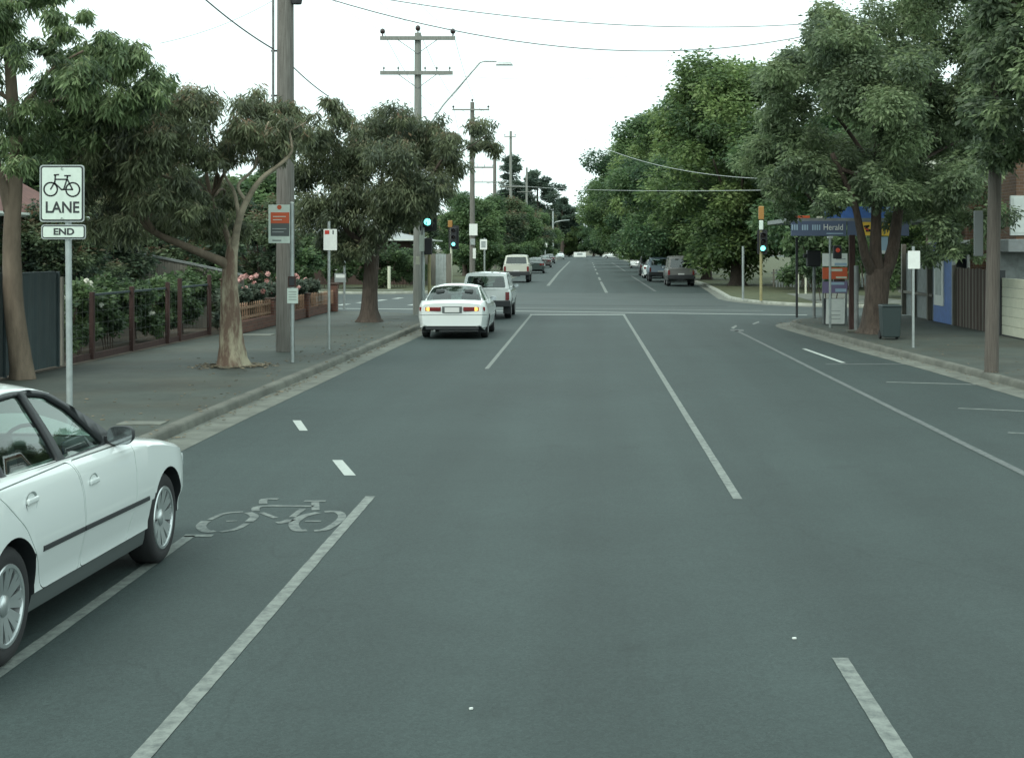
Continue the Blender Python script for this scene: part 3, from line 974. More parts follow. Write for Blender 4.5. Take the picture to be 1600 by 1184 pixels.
        g = MB(); g.add([vs[i] for i in range(16)], [tuple(range(16))] if s < 0 else [tuple(range(15, -1, -1))]); g.build('mirror_glass', M['mirrorglass'], mo)
    return root, door_objs, xs

def boxpart(root, name, c, s, m, bevel=.01, rz=0.0, parent=None):
    mb = MB(); mb.box(c, s, rz)
    return mb.build(name, m, parent or root, bevel=bevel)

SEDAN = dict(rear=-3.86, front=0.89, W=1.83, axles=(0.0, -2.73), wheel_r=.323, arch_r=.365, tyre_w=.205, rim_r=.215, nst=100,
    top=[(-3.86, .90), (-3.80, .99), (-3.6, 1.03), (-3.0, 1.045), (-2.8, 1.0), (-.62, .965), (-.45, .945), (0.0, .89), (.4, .815), (.68, .735), (.83, .64), (.89, .56)],
    bot=[(-3.86, .27), (-3.4, .19), (-.1, .185), (.5, .19), (.93, .24)], shoulder=.885, sill=.30, crown=.035,
    rear_round=(.55, .22, 2.6, .10), front_round=(.75, .30, 2.4, .06), tub=(-3.0, -.62, .74, .42),
    doors=[[(-.70, .955), (-.70, .60), (-.80, .31), (-1.66, .31), (-1.645, .6), (-1.68, .82), (-1.75, .97)], [(-1.78, .97), (-1.70, .82), (-1.665, .6), (-1.68, .31), (-2.26, .31), (-2.37, .48), (-2.55, .70), (-2.90, .96)]],
    seats=(-1.55, -2.45), paint=M['paintwhite'], wheel_style='spoke',
    gh=dict(xb=.80, xt=.565, zb=.965, zt=1.37, yc=-1.9, taper=.028, crown=.055, ws_base=-.72, bulge=.26, roof_f=-1.42, roof_r=-2.72, rs_base=-3.3, rs_z=1.03, mirror_y=-.92,
        roof_prof=[(-2.80, 1.34), (-2.4, 1.385), (-1.95, 1.395), (-1.6, 1.375), (-1.42, 1.335)],
        outer=[(-.70, .955), (-1.06, 1.16), (-1.42, 1.335), (-1.6, 1.375), (-1.95, 1.395), (-2.4, 1.385), (-2.74, 1.345), (-3.08, 1.17), (-3.36, 1.02), (-3.36, .97)],
        wr=.03, windows=[[(-.99, .978), (-1.30, 1.235), (-1.50, 1.332), (-1.785, 1.37), (-1.745, .982)], [(-1.825, .982), (-1.845, 1.374), (-2.35, 1.362), (-2.56, 1.31), (-2.57, .99)], [(-2.60, .99), (-2.60, 1.295), (-2.78, 1.20), (-2.96, 1.01)]]))

sed, sdoors, sxs = make_car('parked_sedan', dict(SEDAN, frame_m=M['char'], mirror_m=M['char']), (-3.972, 11.02, 0), -.033)
sed.scale = (1, 1, 1.02)
tag(sed, 'white sedan with silver spoked wheels and black side strip parked in the foreground', 'car')
W_ = SEDAN['W'] / 2
# rubbing strips, handles, badge, lamps
def side_strip(root, y0, y1, z0, z1, s, m, name='side_strip'):
    mb = MB(); n = 14; vs = []
    for i in range(n + 1):
        y = y0 + (y1 - y0) * i / n; z = z0 + (z1 - z0) * i / n
        x = s * (W_ - .002)
        for dx, dz in ((-.02, -.019), (.008, -.014), (.010, 0), (.008, .014), (-.02, .019)):
            vs.append((x + s * dx, y, z + dz))
    fs = [(i * 5 + j, i * 5 + j + 1, (i + 1) * 5 + j + 1, (i + 1) * 5 + j) for i in range(n) for j in range(4)]
    fs += [(0, 1, 2, 3, 4), tuple(n * 5 + j for j in range(5))]
    mb.add(vs, fs); return mb.build(name, m, root, smooth=True, sharp=40)
for s in (1, -1):
    side_strip(sed, -2.33, -1.69, .555, .55, s, M['char'])
    side_strip(sed, -1.67, -.45, .55, .535, s, M['char'])
    for dk, (hy, hz) in (('door0', (-1.50, .80)), ('door1', (-2.47, .84))):
        d = sdoors.get(dk + ('r' if s > 0 else 'l'))
        mb = MB(); mb.lathe([(.001, -.012), (.052, -.012), (.056, .0), (.062, .004)], 22, 'x', (s * (W_ - .012), hy, hz))
        for i in range(len(mb.v)):
            x, y, z = mb.v[i]; mb.v[i] = (x, hy + (y - hy) * 1.25, z)
        o = mb.build('handle_recess_shade', M['galv'], d, smooth=True)  # grey disc: the shade of the dished recess is put into its colour
        boxpart(sed, 'handle', (s * (W_ - .005), hy, hz + .012), (.022, .15, .034), M['paintwhite'], .01, parent=d)
        boxpart(sed, 'handle_painted_shadow', (s * (W_ - .024), hy - .02, hz - .02), (.02, .07, .03), M['char'], .006, parent=d)  # dark block standing in for the shadow under the handle
    mb = MB()
    for i in range(7):
        a = 2 * math.pi * i / 7
        mb.tube([(s * (W_ - .016), -.52 + .022 * math.cos(a), .655 + .03 * math.sin(a)), (s * (W_ - .016), -.52 + .022 * math.cos(a + 1.4), .655 + .03 * math.sin(a + 1.4))], .006, 5)
    mb.build('badge', M['alloy'], sed)
    boxpart(sed, 'indicator', (s * .835, .42, .60), (.02, .07, .03), M['amberback'], .006)
    boxpart(sed, 'headlight', (s * .58, .80, .63), (.40, .12, .13), M['headlamp'], .03, rz=-s * .3)
    boxpart(sed, 'tail_light', (s * .66, -3.80, .82), (.42, .12, .16), M['taillight'], .02, rz=s * .2)
boxpart(sed, 'grille', (0, .885, .52), (.7, .03, .09), M['char'], .01)
boxpart(sed, 'front_number_plate', (0, .905, .40), (.37, .015, .13), M['plate'], .004)
mb = MB(); mb.tube([(sxs(-3.4, 1.05), -3.35, 1.0), (sxs(-3.0, 1.16) + .002, -3.0, 1.185)], .004, 5)

# --- sedan ahead seen from the rear, hazard lamps lit
SED2 = dict(SEDAN, W=1.77, rear=-3.62, front=.93, axles=(0, -2.62), rim_r=.19, wheel_r=.31, arch_r=.345, tyre_w=.19, shoulder=.86,
    top=[(-3.62, .90), (-3.57, .98), (-3.4, 1.015), (-2.9, 1.01), (-2.7, .97), (-.62, .93), (-.45, .92), (0, .86), (.4, .79), (.7, .70), (.93, .55)],
    bot=[(-3.62, .30), (-3.3, .22), (-.1, .2), (.5, .2), (.93, .26)], rear_round=(.45, .14, 2.6, .06), bumper_z=.645, doors=[], wheel_style='disc', wheel_m=M['alloydark'], sill_m=M['paintwhite'])
SED2['gh'] = dict(SEDAN['gh'], xb=.785, xt=.575, zb=.93, zt=1.36, rs_base=-3.12, rs_z=1.0, roof_r=-2.55, glass_r=M['glassdark'], mirror_y=-.85,
    roof_prof=[(-2.6, 1.335), (-2.3, 1.365), (-1.9, 1.375), (-1.6, 1.36), (-1.42, 1.325)],
    outer=[(-.70, .92), (-1.06, 1.14), (-1.42, 1.325), (-1.6, 1.36), (-1.9, 1.375), (-2.3, 1.365), (-2.6, 1.33), (-2.9, 1.15), (-3.15, 1.0), (-3.15, .93)],
    windows=[[(-1.02, .97), (-1.30, 1.20), (-1.50, 1.29), (-1.745, 1.33), (-1.735, .97)], [(-1.80, .97), (-1.81, 1.33), (-2.3, 1.32), (-2.5, 1.26), (-2.7, 1.1), (-2.75, .99)]])
cz = G(713, 527)
sd2, _, _ = make_car('waiting_sedan', dict(SED2, frame_m=M['paintwhite'], mirror_m=M['paintwhite']), (cz.x - .03, cz.y + 2.62 + .1, 0))
sd2.scale = (1, 1, .955)
tag(sd2, 'white sedan with amber rear lamps lit, behind the white off-road wagon', 'car')
for s in (1, -1):
    boxpart(sd2, 'tail_light', (s * .48, -3.585, .80), (.40, .10, .11), M['taillight'], .012, rz=s * .06)
    boxpart(sd2, 'tail_light', (s * .735, -3.52, .80), (.17, .14, .11), M['taillight'], .02, rz=s * .35)
    boxpart(sd2, 'indicator', (s * .645, -3.60, .80), (.16, .05, .10), M['amberlit'], .012, rz=s * .14)
    boxpart(sd2, 'mud_flap', (s * .72, -3.05, .26), (.2, .012, .22), M['char'], .003)
boxpart(sd2, 'rear_number_plate', (0, -3.645, .78), (.37, .015, .13), M['plate'], .003)
boxpart(sd2, 'plate_recess', (0, -3.632, .785), (.5, .012, .17), M['sill'], .003)
boxpart(sd2, 'bumper_valance', (0, -3.50, .30), (1.35, .2, .10), M['char'], .02)
boxpart(sd2, 'high_brake_light', (0, -3.02, 1.02), (.3, .05, .035), M['taillight'], .008)
mb = MB(); mb.tube([(-.45, -3.35, .24), (-.45, -3.66, .23)], .028, 10); mb.build('exhaust_pipe', M['galv_dull'], sd2, smooth=True, sharp=50)

# --- boxy off-road wagon
WAGON = dict(rear=-3.45, front=.78, W=1.70, axles=(0, -2.55), wheel_r=.365, arch_r=.42, tyre_w=.235, rim_r=.2, nst=80, sig=.03,
    top=[(-3.45, 1.10), (-3.3, 1.14), (-.5, 1.13), (-.35, 1.11), (.6, 1.02), (.74, .96), (.78, .85)],
    bot=[(-3.45, .52), (-3.2, .45), (-.1, .42), (.78, .5)], shoulder=1.02, sill=.52, crown=.02,
    rear_round=(.22, .07, 2.6, .03), front_round=(.3, .1, 2.4, .03), tub=(-3.35, -.45, .68, .62), doors=[[(-.45, 1.11), (-.5, .56), (-1.42, .56), (-1.42, 1.11)]],
    seats=(-1.3, -2.15), paint=M['paintwhite'], wheel_m=M['alloydark'], sill_m=M['char'], mirror_m=M['char'], frame_m=M['paintwhite'],
    gh=dict(xb=.775, xt=.66, zb=1.12, zt=1.68, yc=-1.9, taper=.006, crown=.05, ws_base=-.48, bulge=.10, roof_f=-.95, roof_r=-3.28, rs_base=-3.42, mirror_y=-.65, glass=M['glassdark'], glass_r=M['glass'], rear_solid=(1.17, 1.60, .66),
        roof_prof=[(-3.3, 1.66), (-2.4, 1.69), (-1.5, 1.69), (-.95, 1.655)],
        outer=[(-.47, 1.11), (-.95, 1.655), (-1.5, 1.69), (-2.4, 1.69), (-3.28, 1.66), (-3.42, 1.11)],
        windows=[[(-.72, 1.18), (-1.02, 1.59), (-1.42, 1.61), (-1.42, 1.17)], [(-1.5, 1.17), (-1.5, 1.61), (-2.25, 1.61), (-2.25, 1.17)], [(-2.33, 1.17), (-2.33, 1.61), (-3.15, 1.58), (-3.25, 1.17)]]))
def wagon_details(root, W, rear, zt, lamp_z=.86):
    for s in (1, -1):
        boxpart(root, 'tail_light', (s * (W - .13), rear - .005, lamp_z), (.13, .06, .30), M['taillight'], .01)
        boxpart(root, 'mud_flap', (s * (W - .16), -3.05, .36), (.26, .012, .34), M['char'], .003)
    boxpart(root, 'rear_bumper_bar', (0, rear - .06, .58), (W * 1.95, .16, .24), M['char'], .03)
    boxpart(root, 'rear_number_plate', (.0, rear - .018, .72), (.37, .015, .13), M['plate'], .003)
    boxpart(root, 'tow_bar', (0, rear - .10, .42), (.5, .12, .07), M['char'], .01)
cz = G(764, 497)
wag, _, _ = make_car('off_road_wagon', WAGON, (cz.x - .05, cz.y + 2.55, 0))
wagon_details(wag, .85, -3.45, 1.1)
wag.scale = (.97, .97, .87)
tag(wag, 'white boxy off-road wagon with black bumper ahead of the white sedan', 'car')

# --- parked cars beyond the junction
def far_copy(src, name, u, v, paint, label, group, cat='car', yoff=2.6, rz=0.0, sx=1.0, x=None):
    p = G(u, v)
    sw = {M['paintwhite']: paint} if paint != M['paintwhite'] else None
    o = copy_tree(src, None, sw)
    o.name = name
    o.location = (p.x if x is None else x, p.y + yoff, 0)
    o.rotation_euler = (0, 0, rz)
    o.scale = (sx, sx, sx)
    for k in ('group',):
        if k in o: del o[k]
    return tag(o, label, cat, group)
gl, gr = 'cars parked on the far left kerb', 'cars parked on the far right kerb'
far_copy(wag, 'parked_wagon', 808, 441, M['paintcream'], 'pale cream wagon parked nearest the junction beyond the waiting cars', gl, yoff=2.55, sx=1.07)
far_copy(sed, 'parked_car', 836, 427, M['paintgreen'], 'dark green car parked next behind the pale cream wagon', gl, yoff=2.7, rz=0)
far_copy(sed, 'parked_car', 850, 418, M['paintbrown'], 'brownish car third in the line on the far left kerb', gl, yoff=2.7)
far_copy(sed, 'parked_car', 858, 412, M['paintgrey'], 'dark grey car fourth in the line on the far left kerb', gl, yoff=2.7)
far_copy(sed, 'oncoming_car', 875, 405, M['paintwhite'], 'small white car farthest along the far left kerb', gl, yoff=0, rz=math.pi)
far_copy(wag, 'parked_car', 1031, 440, M['paintblue'], 'pale blue car just behind the grey-beige van on the right', gr, yoff=2.5, sx=.97)
far_copy(sed, 'parked_car', 1023, 435, M['paintwhite'], 'white car second behind the grey-beige van on the right', gr, yoff=2.5)
far_copy(wag, 'parked_car', 1014, 431, M['paintgrey'], 'dark car last of the tight line behind the grey-beige van', gr, yoff=2.5, sx=.95)
far_copy(sed, 'parked_car', 997, 419, M['paintwhite'], 'white car standing alone beyond the line on the right', gr, yoff=0, rz=math.pi)
far_copy(sed, 'crossing_car', 948, 404, M['paintwhite'], 'distant white car side-on at the end of the road', None, yoff=0, rz=math.radians(80))
far_copy(sed, 'crossing_car', 976, 403.5, M['paintcream'], 'distant pale car side-on to the right at the road end', None, yoff=0, rz=math.radians(95))
VAN = dict(WAGON, rear=-3.4, front=.95, W=1.74, top=[(-3.4, 1.06), (-3.3, 1.08), (-.1, 1.06), (.5, .98), (.8, .9), (.95, .75)], bot=[(-3.4, .40), (-3.2, .33), (.6, .3), (.95, .4)],
    wheel_r=.31, arch_r=.35, sill=.40, shoulder=.95, doors=[], paint=M['paintsilver'], frame_m=M['paintsilver'], seats=(-.4, -1.5), tub=(-3.3, .1, .7, .5))
VAN['gh'] = dict(WAGON['gh'], xb=.80, xt=.69, zb=1.05, zt=1.78, ws_base=.15, roof_f=-.3, roof_r=-3.25, rs_base=-3.38, mirror_y=.0, bulge=.15, rear_solid=(1.13, 1.66, .66), glass_r=M['glassdark'],
    roof_prof=[(-3.3, 1.74), (-2, 1.79), (-.8, 1.79), (-.3, 1.74)], outer=[(.18, 1.04), (-.3, 1.74), (-.8, 1.79), (-2, 1.79), (-3.25, 1.74), (-3.38, 1.04)],
    windows=[[(-.05, 1.12), (-.38, 1.65), (-.9, 1.68), (-.9, 1.11)], [(-1.0, 1.11), (-1.0, 1.68), (-2.1, 1.68), (-2.1, 1.11)], [(-2.2, 1.11), (-2.2, 1.68), (-3.1, 1.65), (-3.2, 1.11)]])
cz = G(1063, 447)
van, _, _ = make_car('parked_van', VAN, (cz.x, cz.y + 2.55, 0))
wagon_details(van, .87, -3.4, 1.05, .82)
tag(van, 'grey-beige van parked first in line under the far right trees', 'van', gr)
# board at the end of the road
t = empty('end_barrier', G(906, 403.5))
boxpart(t, 'board', (0, 0, .85), (2.8, .08, 1.1), M['white'], 0)
boxpart(t, 'post', (-1.1, .06, .5), (.12, .1, 1.0), M['galv_dull'], 0); boxpart(t, 'post', (1.1, .06, .5), (.12, .1, 1.0), M['galv_dull'], 0)
boxpart(t, 'panel', (0, -.045, .95), (1.2, .02, .4), M['galv'], 0)
tag(t, 'pale board standing at the far end of the road', 'barrier')
# ------------------------------------------------------------------ signs, poles, signals, fences, buildings
def text_obj(s, size, m, parent, loc, rot=(math.radians(90), 0, 0), sx=1.0, name='lettering', bold=0.0, align='CENTER'):
    cu = bpy.data.curves.new('t', 'FONT'); cu.body = s; cu.size = size; cu.align_x = align; cu.align_y = 'CENTER'; cu.extrude = .0015; cu.offset = bold
    o = bpy.data.objects.new('t', cu); COL.objects.link(o)
    dg = bpy.context.evaluated_depsgraph_get(); dg.update()
    me = bpy.data.meshes.new_from_object(o.evaluated_get(dg))
    bpy.data.objects.remove(o); bpy.data.curves.remove(cu)
    me.materials.clear()
    o = link_mesh(name, me, m, parent)
    o.location = loc; o.rotation_euler = rot; o.scale = (sx, 1, 1)
    return o

def rrect(w, h, r, n=5):
    pts = []
    for cx, cy, a0 in ((w / 2 - r, h / 2 - r, 0), (-w / 2 + r, h / 2 - r, 90), (-w / 2 + r, -h / 2 + r, 180), (w / 2 - r, -h / 2 + r, 270)):
        for k in range(n + 1):
            a = math.radians(a0 + 90 * k / n); pts.append((cx + r * math.cos(a), cy + r * math.sin(a)))
    return pts

def plate(parent, name, c, w, h, r, m, depth=.004):
    """upright plate facing the camera side (-y)"""
    mb = MB(); mb.prism(rrect(w, h, r), -depth / 2, depth / 2)
    mb.v = [(c[0] + x, c[1] - z, c[2] + y) for x, y, z in mb.v]
    return mb.build(name, m, parent)

def pole_part(parent, name, pts, rad, m, n=12):
    mb = MB(); mb.tube(pts, rad, n); return mb.build(name, m, parent, smooth=True, sharp=50)

# --- bicycle lane end sign
Zs = 15.75
t = empty('bicycle_lane_sign', (P(104, 400, Zs).x, Zs, KH))
zc = lambda v: P(0, v, Zs).z - KH
tag(t, 'white bicycle LANE sign with END plate on grey pole behind the parked sedan', 'road sign')
pole_part(t, 'pole', [(0.02, .045, 0), (0.0, .045, 3.0 - .07)], .034, M['galv'])
xc = (P(97, 0, Zs) - P(104, 0, Zs)).x
zm = zc(302.5)
pl = plate(t, 'sign_plate', (xc, 0, zm), .47, .60, .035, M['galv'])
plate(t, 'sign_border', (xc, -.0045, zm), .445, .575, .03, M['black'], .003)
plate(t, 'sign_face', (xc, -.008, zm), .415, .545, .02, M['signwhite'], .003)
text_obj('LANE', .165, M['black'], t, (xc + .005, -.0105, zc(325)), sx=.9, bold=.0035)
def stroke_part(parent, name, paths, w, y, m):
    mb = MB()
    for pts in paths:
        pts = [Vector(p) for p in pts]
        for i in range(len(pts) - 1):
            d = (pts[i + 1] - pts[i])
            n = Vector((-d.y, d.x)).normalized() * w / 2
            e = d.normalized() * w * .3
            a, b = pts[i] - e, pts[i + 1] + e
            mb.add([(a.x + n.x, y, a.y + n.y), (a.x - n.x, y, a.y - n.y), (b.x - n.x, y, b.y - n.y), (b.x + n.x, y, b.y + n.y)], [(0, 1, 2, 3)])
    return mb.build(name, m, parent)
def circ(c, r, n=22): return [(c[0] + r * math.cos(2 * math.pi * i / n), c[1] + r * math.sin(2 * math.pi * i / n)) for i in range(n + 1)]
px = Zs / F_PX
def sg(x, y): return (xc + (x / 8.768 + 50 - 97) * px, zc(250 + y / 8.768))
bike = [circ(sg(260, 403), .070), circ(sg(563, 408), .072), [sg(260, 403), sg(318, 300), sg(325, 215), sg(310, 208), sg(370, 203)], [sg(325, 268), sg(478, 268)],
        [sg(318, 320), sg(410, 408), sg(440, 405), sg(490, 240), sg(488, 222)], [sg(452, 218), sg(530, 218)], [sg(430, 406), sg(560, 408), sg(490, 270)]]
stroke_part(t, 'bicycle_emblem', bike, .0165, -.0105, M['black'])
zm2 = zc(362.5)
xe = xc + 1.5 * px * 1.6
plate(t, 'end_plate', (xe, 0, zm2), .47, .155, .03, M['galv'])
plate(t, 'end_plate_border', (xe, -.0045, zm2), .445, .135, .024, M['black'], .003)
plate(t, 'end_plate_face', (xe, -.008, zm2), .425, .112, .016, M['signwhite'], .003)
text_obj('END', .095, M['black'], t, (xe + .005, -.0105, zm2), sx=1.15, bold=.003)
for v in (264, 342):
    mb = MB(); mb.lathe([(.012, -.004), (.010, .004), (.001, .006)], 10, 'y', (xc + .003, -.013, zc(v))); mb.build('bolt', M['galv_dull'], t)

# --- bus stop flag
p0 = G(456, 566, KH); Zb = p0.y
t = empty('bus_stop_sign', (p0.x, Zb, KH))
tag(t, 'bus stop flag with orange band beside the big timber pole', 'bus stop')
zz = lambda v: P(0, v, Zb).z - KH
xx = lambda u: P(u, 0, Zb).x - p0.x
pole_part(t, 'pole', [(0.01, 0, 0), (0, 0, zz(318))], .036, M['galv'])
mb = MB(); mb.lathe([(.036, 0), (.038, .02), (.001, .03)], 10, 'z', (0, 0, zz(318))); mb.build('pole_cap', M['white'], t)
cx_, w_ = xx(437.5), (454 - 422) * Zb / F_PX
plate(t, 'flag_panel', (cx_ - .01, -.02, zz(350)), w_ + .02, (380 - 320) * Zb / F_PX, .012, M['signwhite'], .012)
def band(v0, v1, m, nm, parent=t, uu=(423.5, 452.5)):
    return plate(parent, nm, ((xx(uu[0]) + xx(uu[1])) / 2, -.029, (zz(v0) + zz(v1)) / 2), xx(uu[1]) - xx(uu[0]), zz(v0) - zz(v1), .003, m, .004)
band(332, 349, M['orange'], 'orange_band'); band(349, 369, M['sill'], 'grey_band')
mb = MB(); mb.lathe([(.043, -.004), (.043, .002), (.001, .003)], 20, 'y', (xx(437), -.030, zz(324))); mb.build('round_emblem', M['orange'], t)
for v, wd in ((338, 20), (343, 14)): band(v, v + 1.2, M['signwhite'], 'print_line', uu=(427, 427 + wd)).location.y = -.004
for v, wd in ((357, 22), (362, 18)): band(v, v + 1.2, M['galv'], 'print_line', uu=(426, 426 + wd)).location.y = -.004
band(375, 376.5, M['sill'], 'print_line', uu=(426, 440))
plate(t, 'timetable_frame', (xx(457), -.05, zz(440)), .15, .20, .01, M['redwood'], .03)
plate(t, 'timetable_window', (xx(457), -.068, zz(440)), .10, .14, .006, M['char'], .006)
plate(t, 'timetable_panel', (xx(458), -.05, zz(462)), .205, .29, .01, M['signwhite'], .02)
for k in range(4): plate(t, 'timetable_line', (xx(458), -.062, zz(456 + k * 4)), .15, .008, .001, M['sill'], .003)

# --- parking sign
def post_sign(name, u, vb, vt, plates, label, base=KH, r=.03, cat='road sign', pole_m=None):
    p = G(u, vb, base)
    t = empty(name, (p.x, p.y, base)); tag(t, label, cat)
    pole_part(t, 'pole', [(0, 0, 0), (0, 0, P(0, vt, p.y).z - base)], r, pole_m or M['galv'], 10)
    for (u0, u1, v0, v1, m, marks) in plates:
        a, b = P(u0, v0, p.y), P(u1, v1, p.y)
        c = ((a.x + b.x) / 2 - p.x, -r - .008, (a.z + b.z) / 2 - base)
        plate(t, 'sign_plate', c, b.x - a.x, a.z - b.z, .015, m)
        for (mu0, mu1, mv0, mv1, mm) in marks:
            a2, b2_ = P(mu0, mv0, p.y), P(mu1, mv1, p.y)
            plate(t, 'sign_mark', ((a2.x + b2_.x) / 2 - p.x, -r - .013, (a2.z + b2_.z) / 2 - base), b2_.x - a2.x, a2.z - b2_.z, .002, mm, .003)
    return t
post_sign('parking_sign', 514, 546, 346, [(506, 527, 358, 391, M['white'], [(508, 515, 360, 366, M['red']), (520, 522, 360, 366, M['sill'])])], 'slim grey post with white parking sign left of the waiting sedan')
post_sign('parking_sign', 1427, 543, 385, [(1418, 1437, 392, 420, M['white'], [])], 'grey post with blank white sign on the right footpath by the bin')
post_sign('street_sign', 538, 483, 395, [(523, 541, 427, 441, M['galv'], [(525, 539, 429, 434, M['white'])])], 'grey post with low green-grey plate past the end of the brick fence', r=.04)
post_sign('marker_post', 608, 451, 416, [], 'short cream marker post on the far left corner', r=.09, cat='post', pole_m=M['cream'])
post_sign('sign_post', 1161, 468, 385, [], 'plain grey post on the far right corner', r=.05, cat='post')
post_sign('bollard', 1247, 459, 425, [], 'left one of two pale posts beside the picket fence', r=.05, cat='post', pole_m=M['cream'])
post_sign('bollard', 1259, 459, 425, [], 'right one of two pale posts beside the picket fence', r=.05, cat='post', pole_m=M['cream'])
post_sign('parking_sign', 757, 437, 372, [(750, 761, 374, 390, M['white'], [(752, 759, 377, 387, M['galv'])])], 'white framed sign on a post right of the distant power pole', r=.06)
post_sign('parking_sign', 852, 414, 378, [(850, 855, 379, 386, M['white'], [])], 'tiny white sign on the far left kerb by the last cars', r=.06)

# --- timber power poles
INS = {}
def power_pole(u, vb, vt, r0, r1, arms, label, Z=None, lean=0.0, extra=None, m=None, base=KH, armw=.11):
    p = G(u, vb, base) if Z is None else Vector((P(u, 0, Z).x, Z, base))
    t = empty('power_pole', (p.x, p.y, base)); tag(t, label, 'power pole', 'timber power poles')
    h = P(0, vt, p.y).z - base
    mb = MB(); n = 8
    mb.tube([(lean * (i / n) ** 1.2, 0, h * i / n) for i in range(n + 1)], [r0 + (r1 - r0) * i / n for i in range(n + 1)], 16)
    mb.build('pole', m or M['pole_wood'], t, smooth=True, sharp=50)
    out = []
    for (v, u0, u1, style) in arms:
        a, b = P(u0, v, p.y), P(u1, v, p.y)
        z = a.z - base; xa, xb = a.x - p.x, b.x - p.x
        arm = MB(); arm.box(((xa + xb) / 2, -r1 - .05, z), (xb - xa, .09, armw)); ao = arm.build('crossarm', M['pole_far'], t)
        xs_ = [xa + .08, xb - .08] if style == 'big' else ([xa + .12, xa + (xb - xa) * .25, xa + (xb - xa) * .62, xa + (xb - xa) * .78, xb - .1] if style == 'small' else [])
        for x in xs_:
            k = MB()
            if style == 'big':
                k.lathe([(.02, 0), (.02, .08), (.07, .1), (.085, .15), (.08, .2), (.05, .24), (.001, .26)], 12, 'z', (x, -r1 - .05, z + armw / 2))
                k.build('insulator', M['porcelain'], ao, smooth=True)
            else:
                k.lathe([(.012, 0), (.012, .06), (.035, .07), (.03, .13), (.001, .15)], 8, 'z', (x, -r1 - .05, z + armw / 2))
                k.build('insulator', M['galv_dull'], ao, smooth=True)
            out.append(Vector((p.x + x, p.y - r1 - .05, base + z + .25)))
        for s in (-1, 1):
            br = MB(); br.tube([(s * (xb - xa) * .28, -r1 - .03, z - .02), (0, -r1 - .01, z - .5)], .012, 5); br.build('arm_brace', M['galv_dull'], t)
    if extra == 'top':
        k = MB(); k.lathe([(.02, 0), (.02, .06), (.07, .1), (.085, .15), (.08, .2), (.05, .24), (.001, .26)], 12, 'z', (lean, 0, h)); k.build('insulator', M['porcelain'], t, smooth=True)
        out.append(Vector((p.x + lean, p.y, base + h + .2)))
    return t, p, out
bp_, bpp, _ = power_pole(446, 549, -190, .20, .165, [(-165, 380, 520, 'big')], 'thick grey timber power pole rising out of frame beside the bus stop')
mb = MB(); xo = P(427, 0, bpp.y).x - bpp.x
mb.tube([(xo, -.02, 4.2), (xo, -.02, 9.4)], .028, 8); mb.build('conduit', M['galv_dull'], bp_, smooth=True, sharp=50)
for v in (80, 150, -60):
    mb = MB(); mb.box(((xo - .18) / 2, -.02, P(0, v, bpp.y).z - KH), (abs(xo) - .1, .03, .04)); mb.build('conduit_bracket', M['dark_metal'], bp_)
mb = MB(); mb.lathe([(.001, 0), (.11, .01), (.13, .1), (.11, .3), (.001, .31)], 14, 'z', (.24, -.05, P(0, 8, bpp.y).z - KH)); mb.build('switch_box', M['dark_metal'], bp_, smooth=True, sharp=40)
mb = MB(); mb.tube([(.2, -.12, 0.0), (.2, -.12, 0.02)], .01, 6)
p2t, p2p, ins2 = power_pole(653, 491, 52, .165, .105, [(61, 595, 712, 'big'), (115, 595, 708, 'small')], 'timber power pole with two crossarms and street lamp above the red-tipped tree', extra='top', m=M['pole_far'], armw=.12)
# street lamp on the second pole
mb = MB()
h = lambda v: P(0, v, p2p.y).z - KH
x_ = lambda u: P(u, 0, p2p.y).x - p2p.x
mb.tube([(0.1, 0, h(215)), (x_(692), 0, h(165)), (x_(750), 0, h(98)), (x_(757), 0, h(96)), (x_(776), 0, h(96.5))], .028, 8)
mb.tube([(x_(735), 0, h(116)), (x_(708), 0, h(150)), (.1, 0, h(170))], .008, 5)
mb.build('lamp_arm', M['galv'], p2t, smooth=True, sharp=60)
mb = MB(); mb.box((x_(788), 0, h(100)), (x_(802) - x_(774), .22, .11), taper=.7); mb.build('lamp_head', M['galv'], p2t, bevel=.03)
p3t, p3p, ins3 = power_pole(738, 434, 160, .21, .15, [(172, 707, 765, 'big'), (262, 706, 772, 'small')], 'timber power pole with white boxes beyond the far left corner', extra='top', m=M['pole_wood'])
z3 = lambda v: P(0, v, p3p.y).z - KH
x3 = lambda u: P(u, 0, p3p.y).x - p3p.x
plate(p3t, 'white_notice', (x3(740), -.26, z3(359)), .60, .85, .02, M['white'], .03)
plate(p3t, 'grey_notice', (x3(739), -.25, z3(378)), .35, .45, .02, M['galv'], .03)
plate(p3t, 'white_strip', (x3(741.5), -.25, z3(396)), .22, .75, .02, M['white'], .03)
_, p4p, ins4 = power_pole(773, 420, 225, .22, .17, [(285, 742, 790, 'small')], 'timber power pole behind the dark round clump of leaves', m=M['pole_wood'])
_, p5p, ins5 = power_pole(798, 414, 205, .22, .16, [(214, 788, 806, 'big'), (292, 780, 820, 'small')], 'slim distant power pole beside the tall layered pine', m=M['pole_far'])
power_pole(823, 409, 262, .22, .16, [(300, 808, 838, 'small')], 'small far power pole in front of the dark round pine', m=M['pole_far'])
t7, p7, _ = power_pole(864, 406, 330, .2, .15, [], 'far grey pole with curved lamp arm over the left kerb', m=M['galv'])
mb = MB(); k7 = p7.y / F_PX
mb.tube([(0, 0, P(0, 352, p7.y).z), (4 * k7, 0, P(0, 348, p7.y).z), (14 * k7, 0, P(0, 346, p7.y).z), (26 * k7, 0, P(0, 345, p7.y).z)], .09, 6); mb.build('lamp_arm', M['galv'], t7, smooth=True)
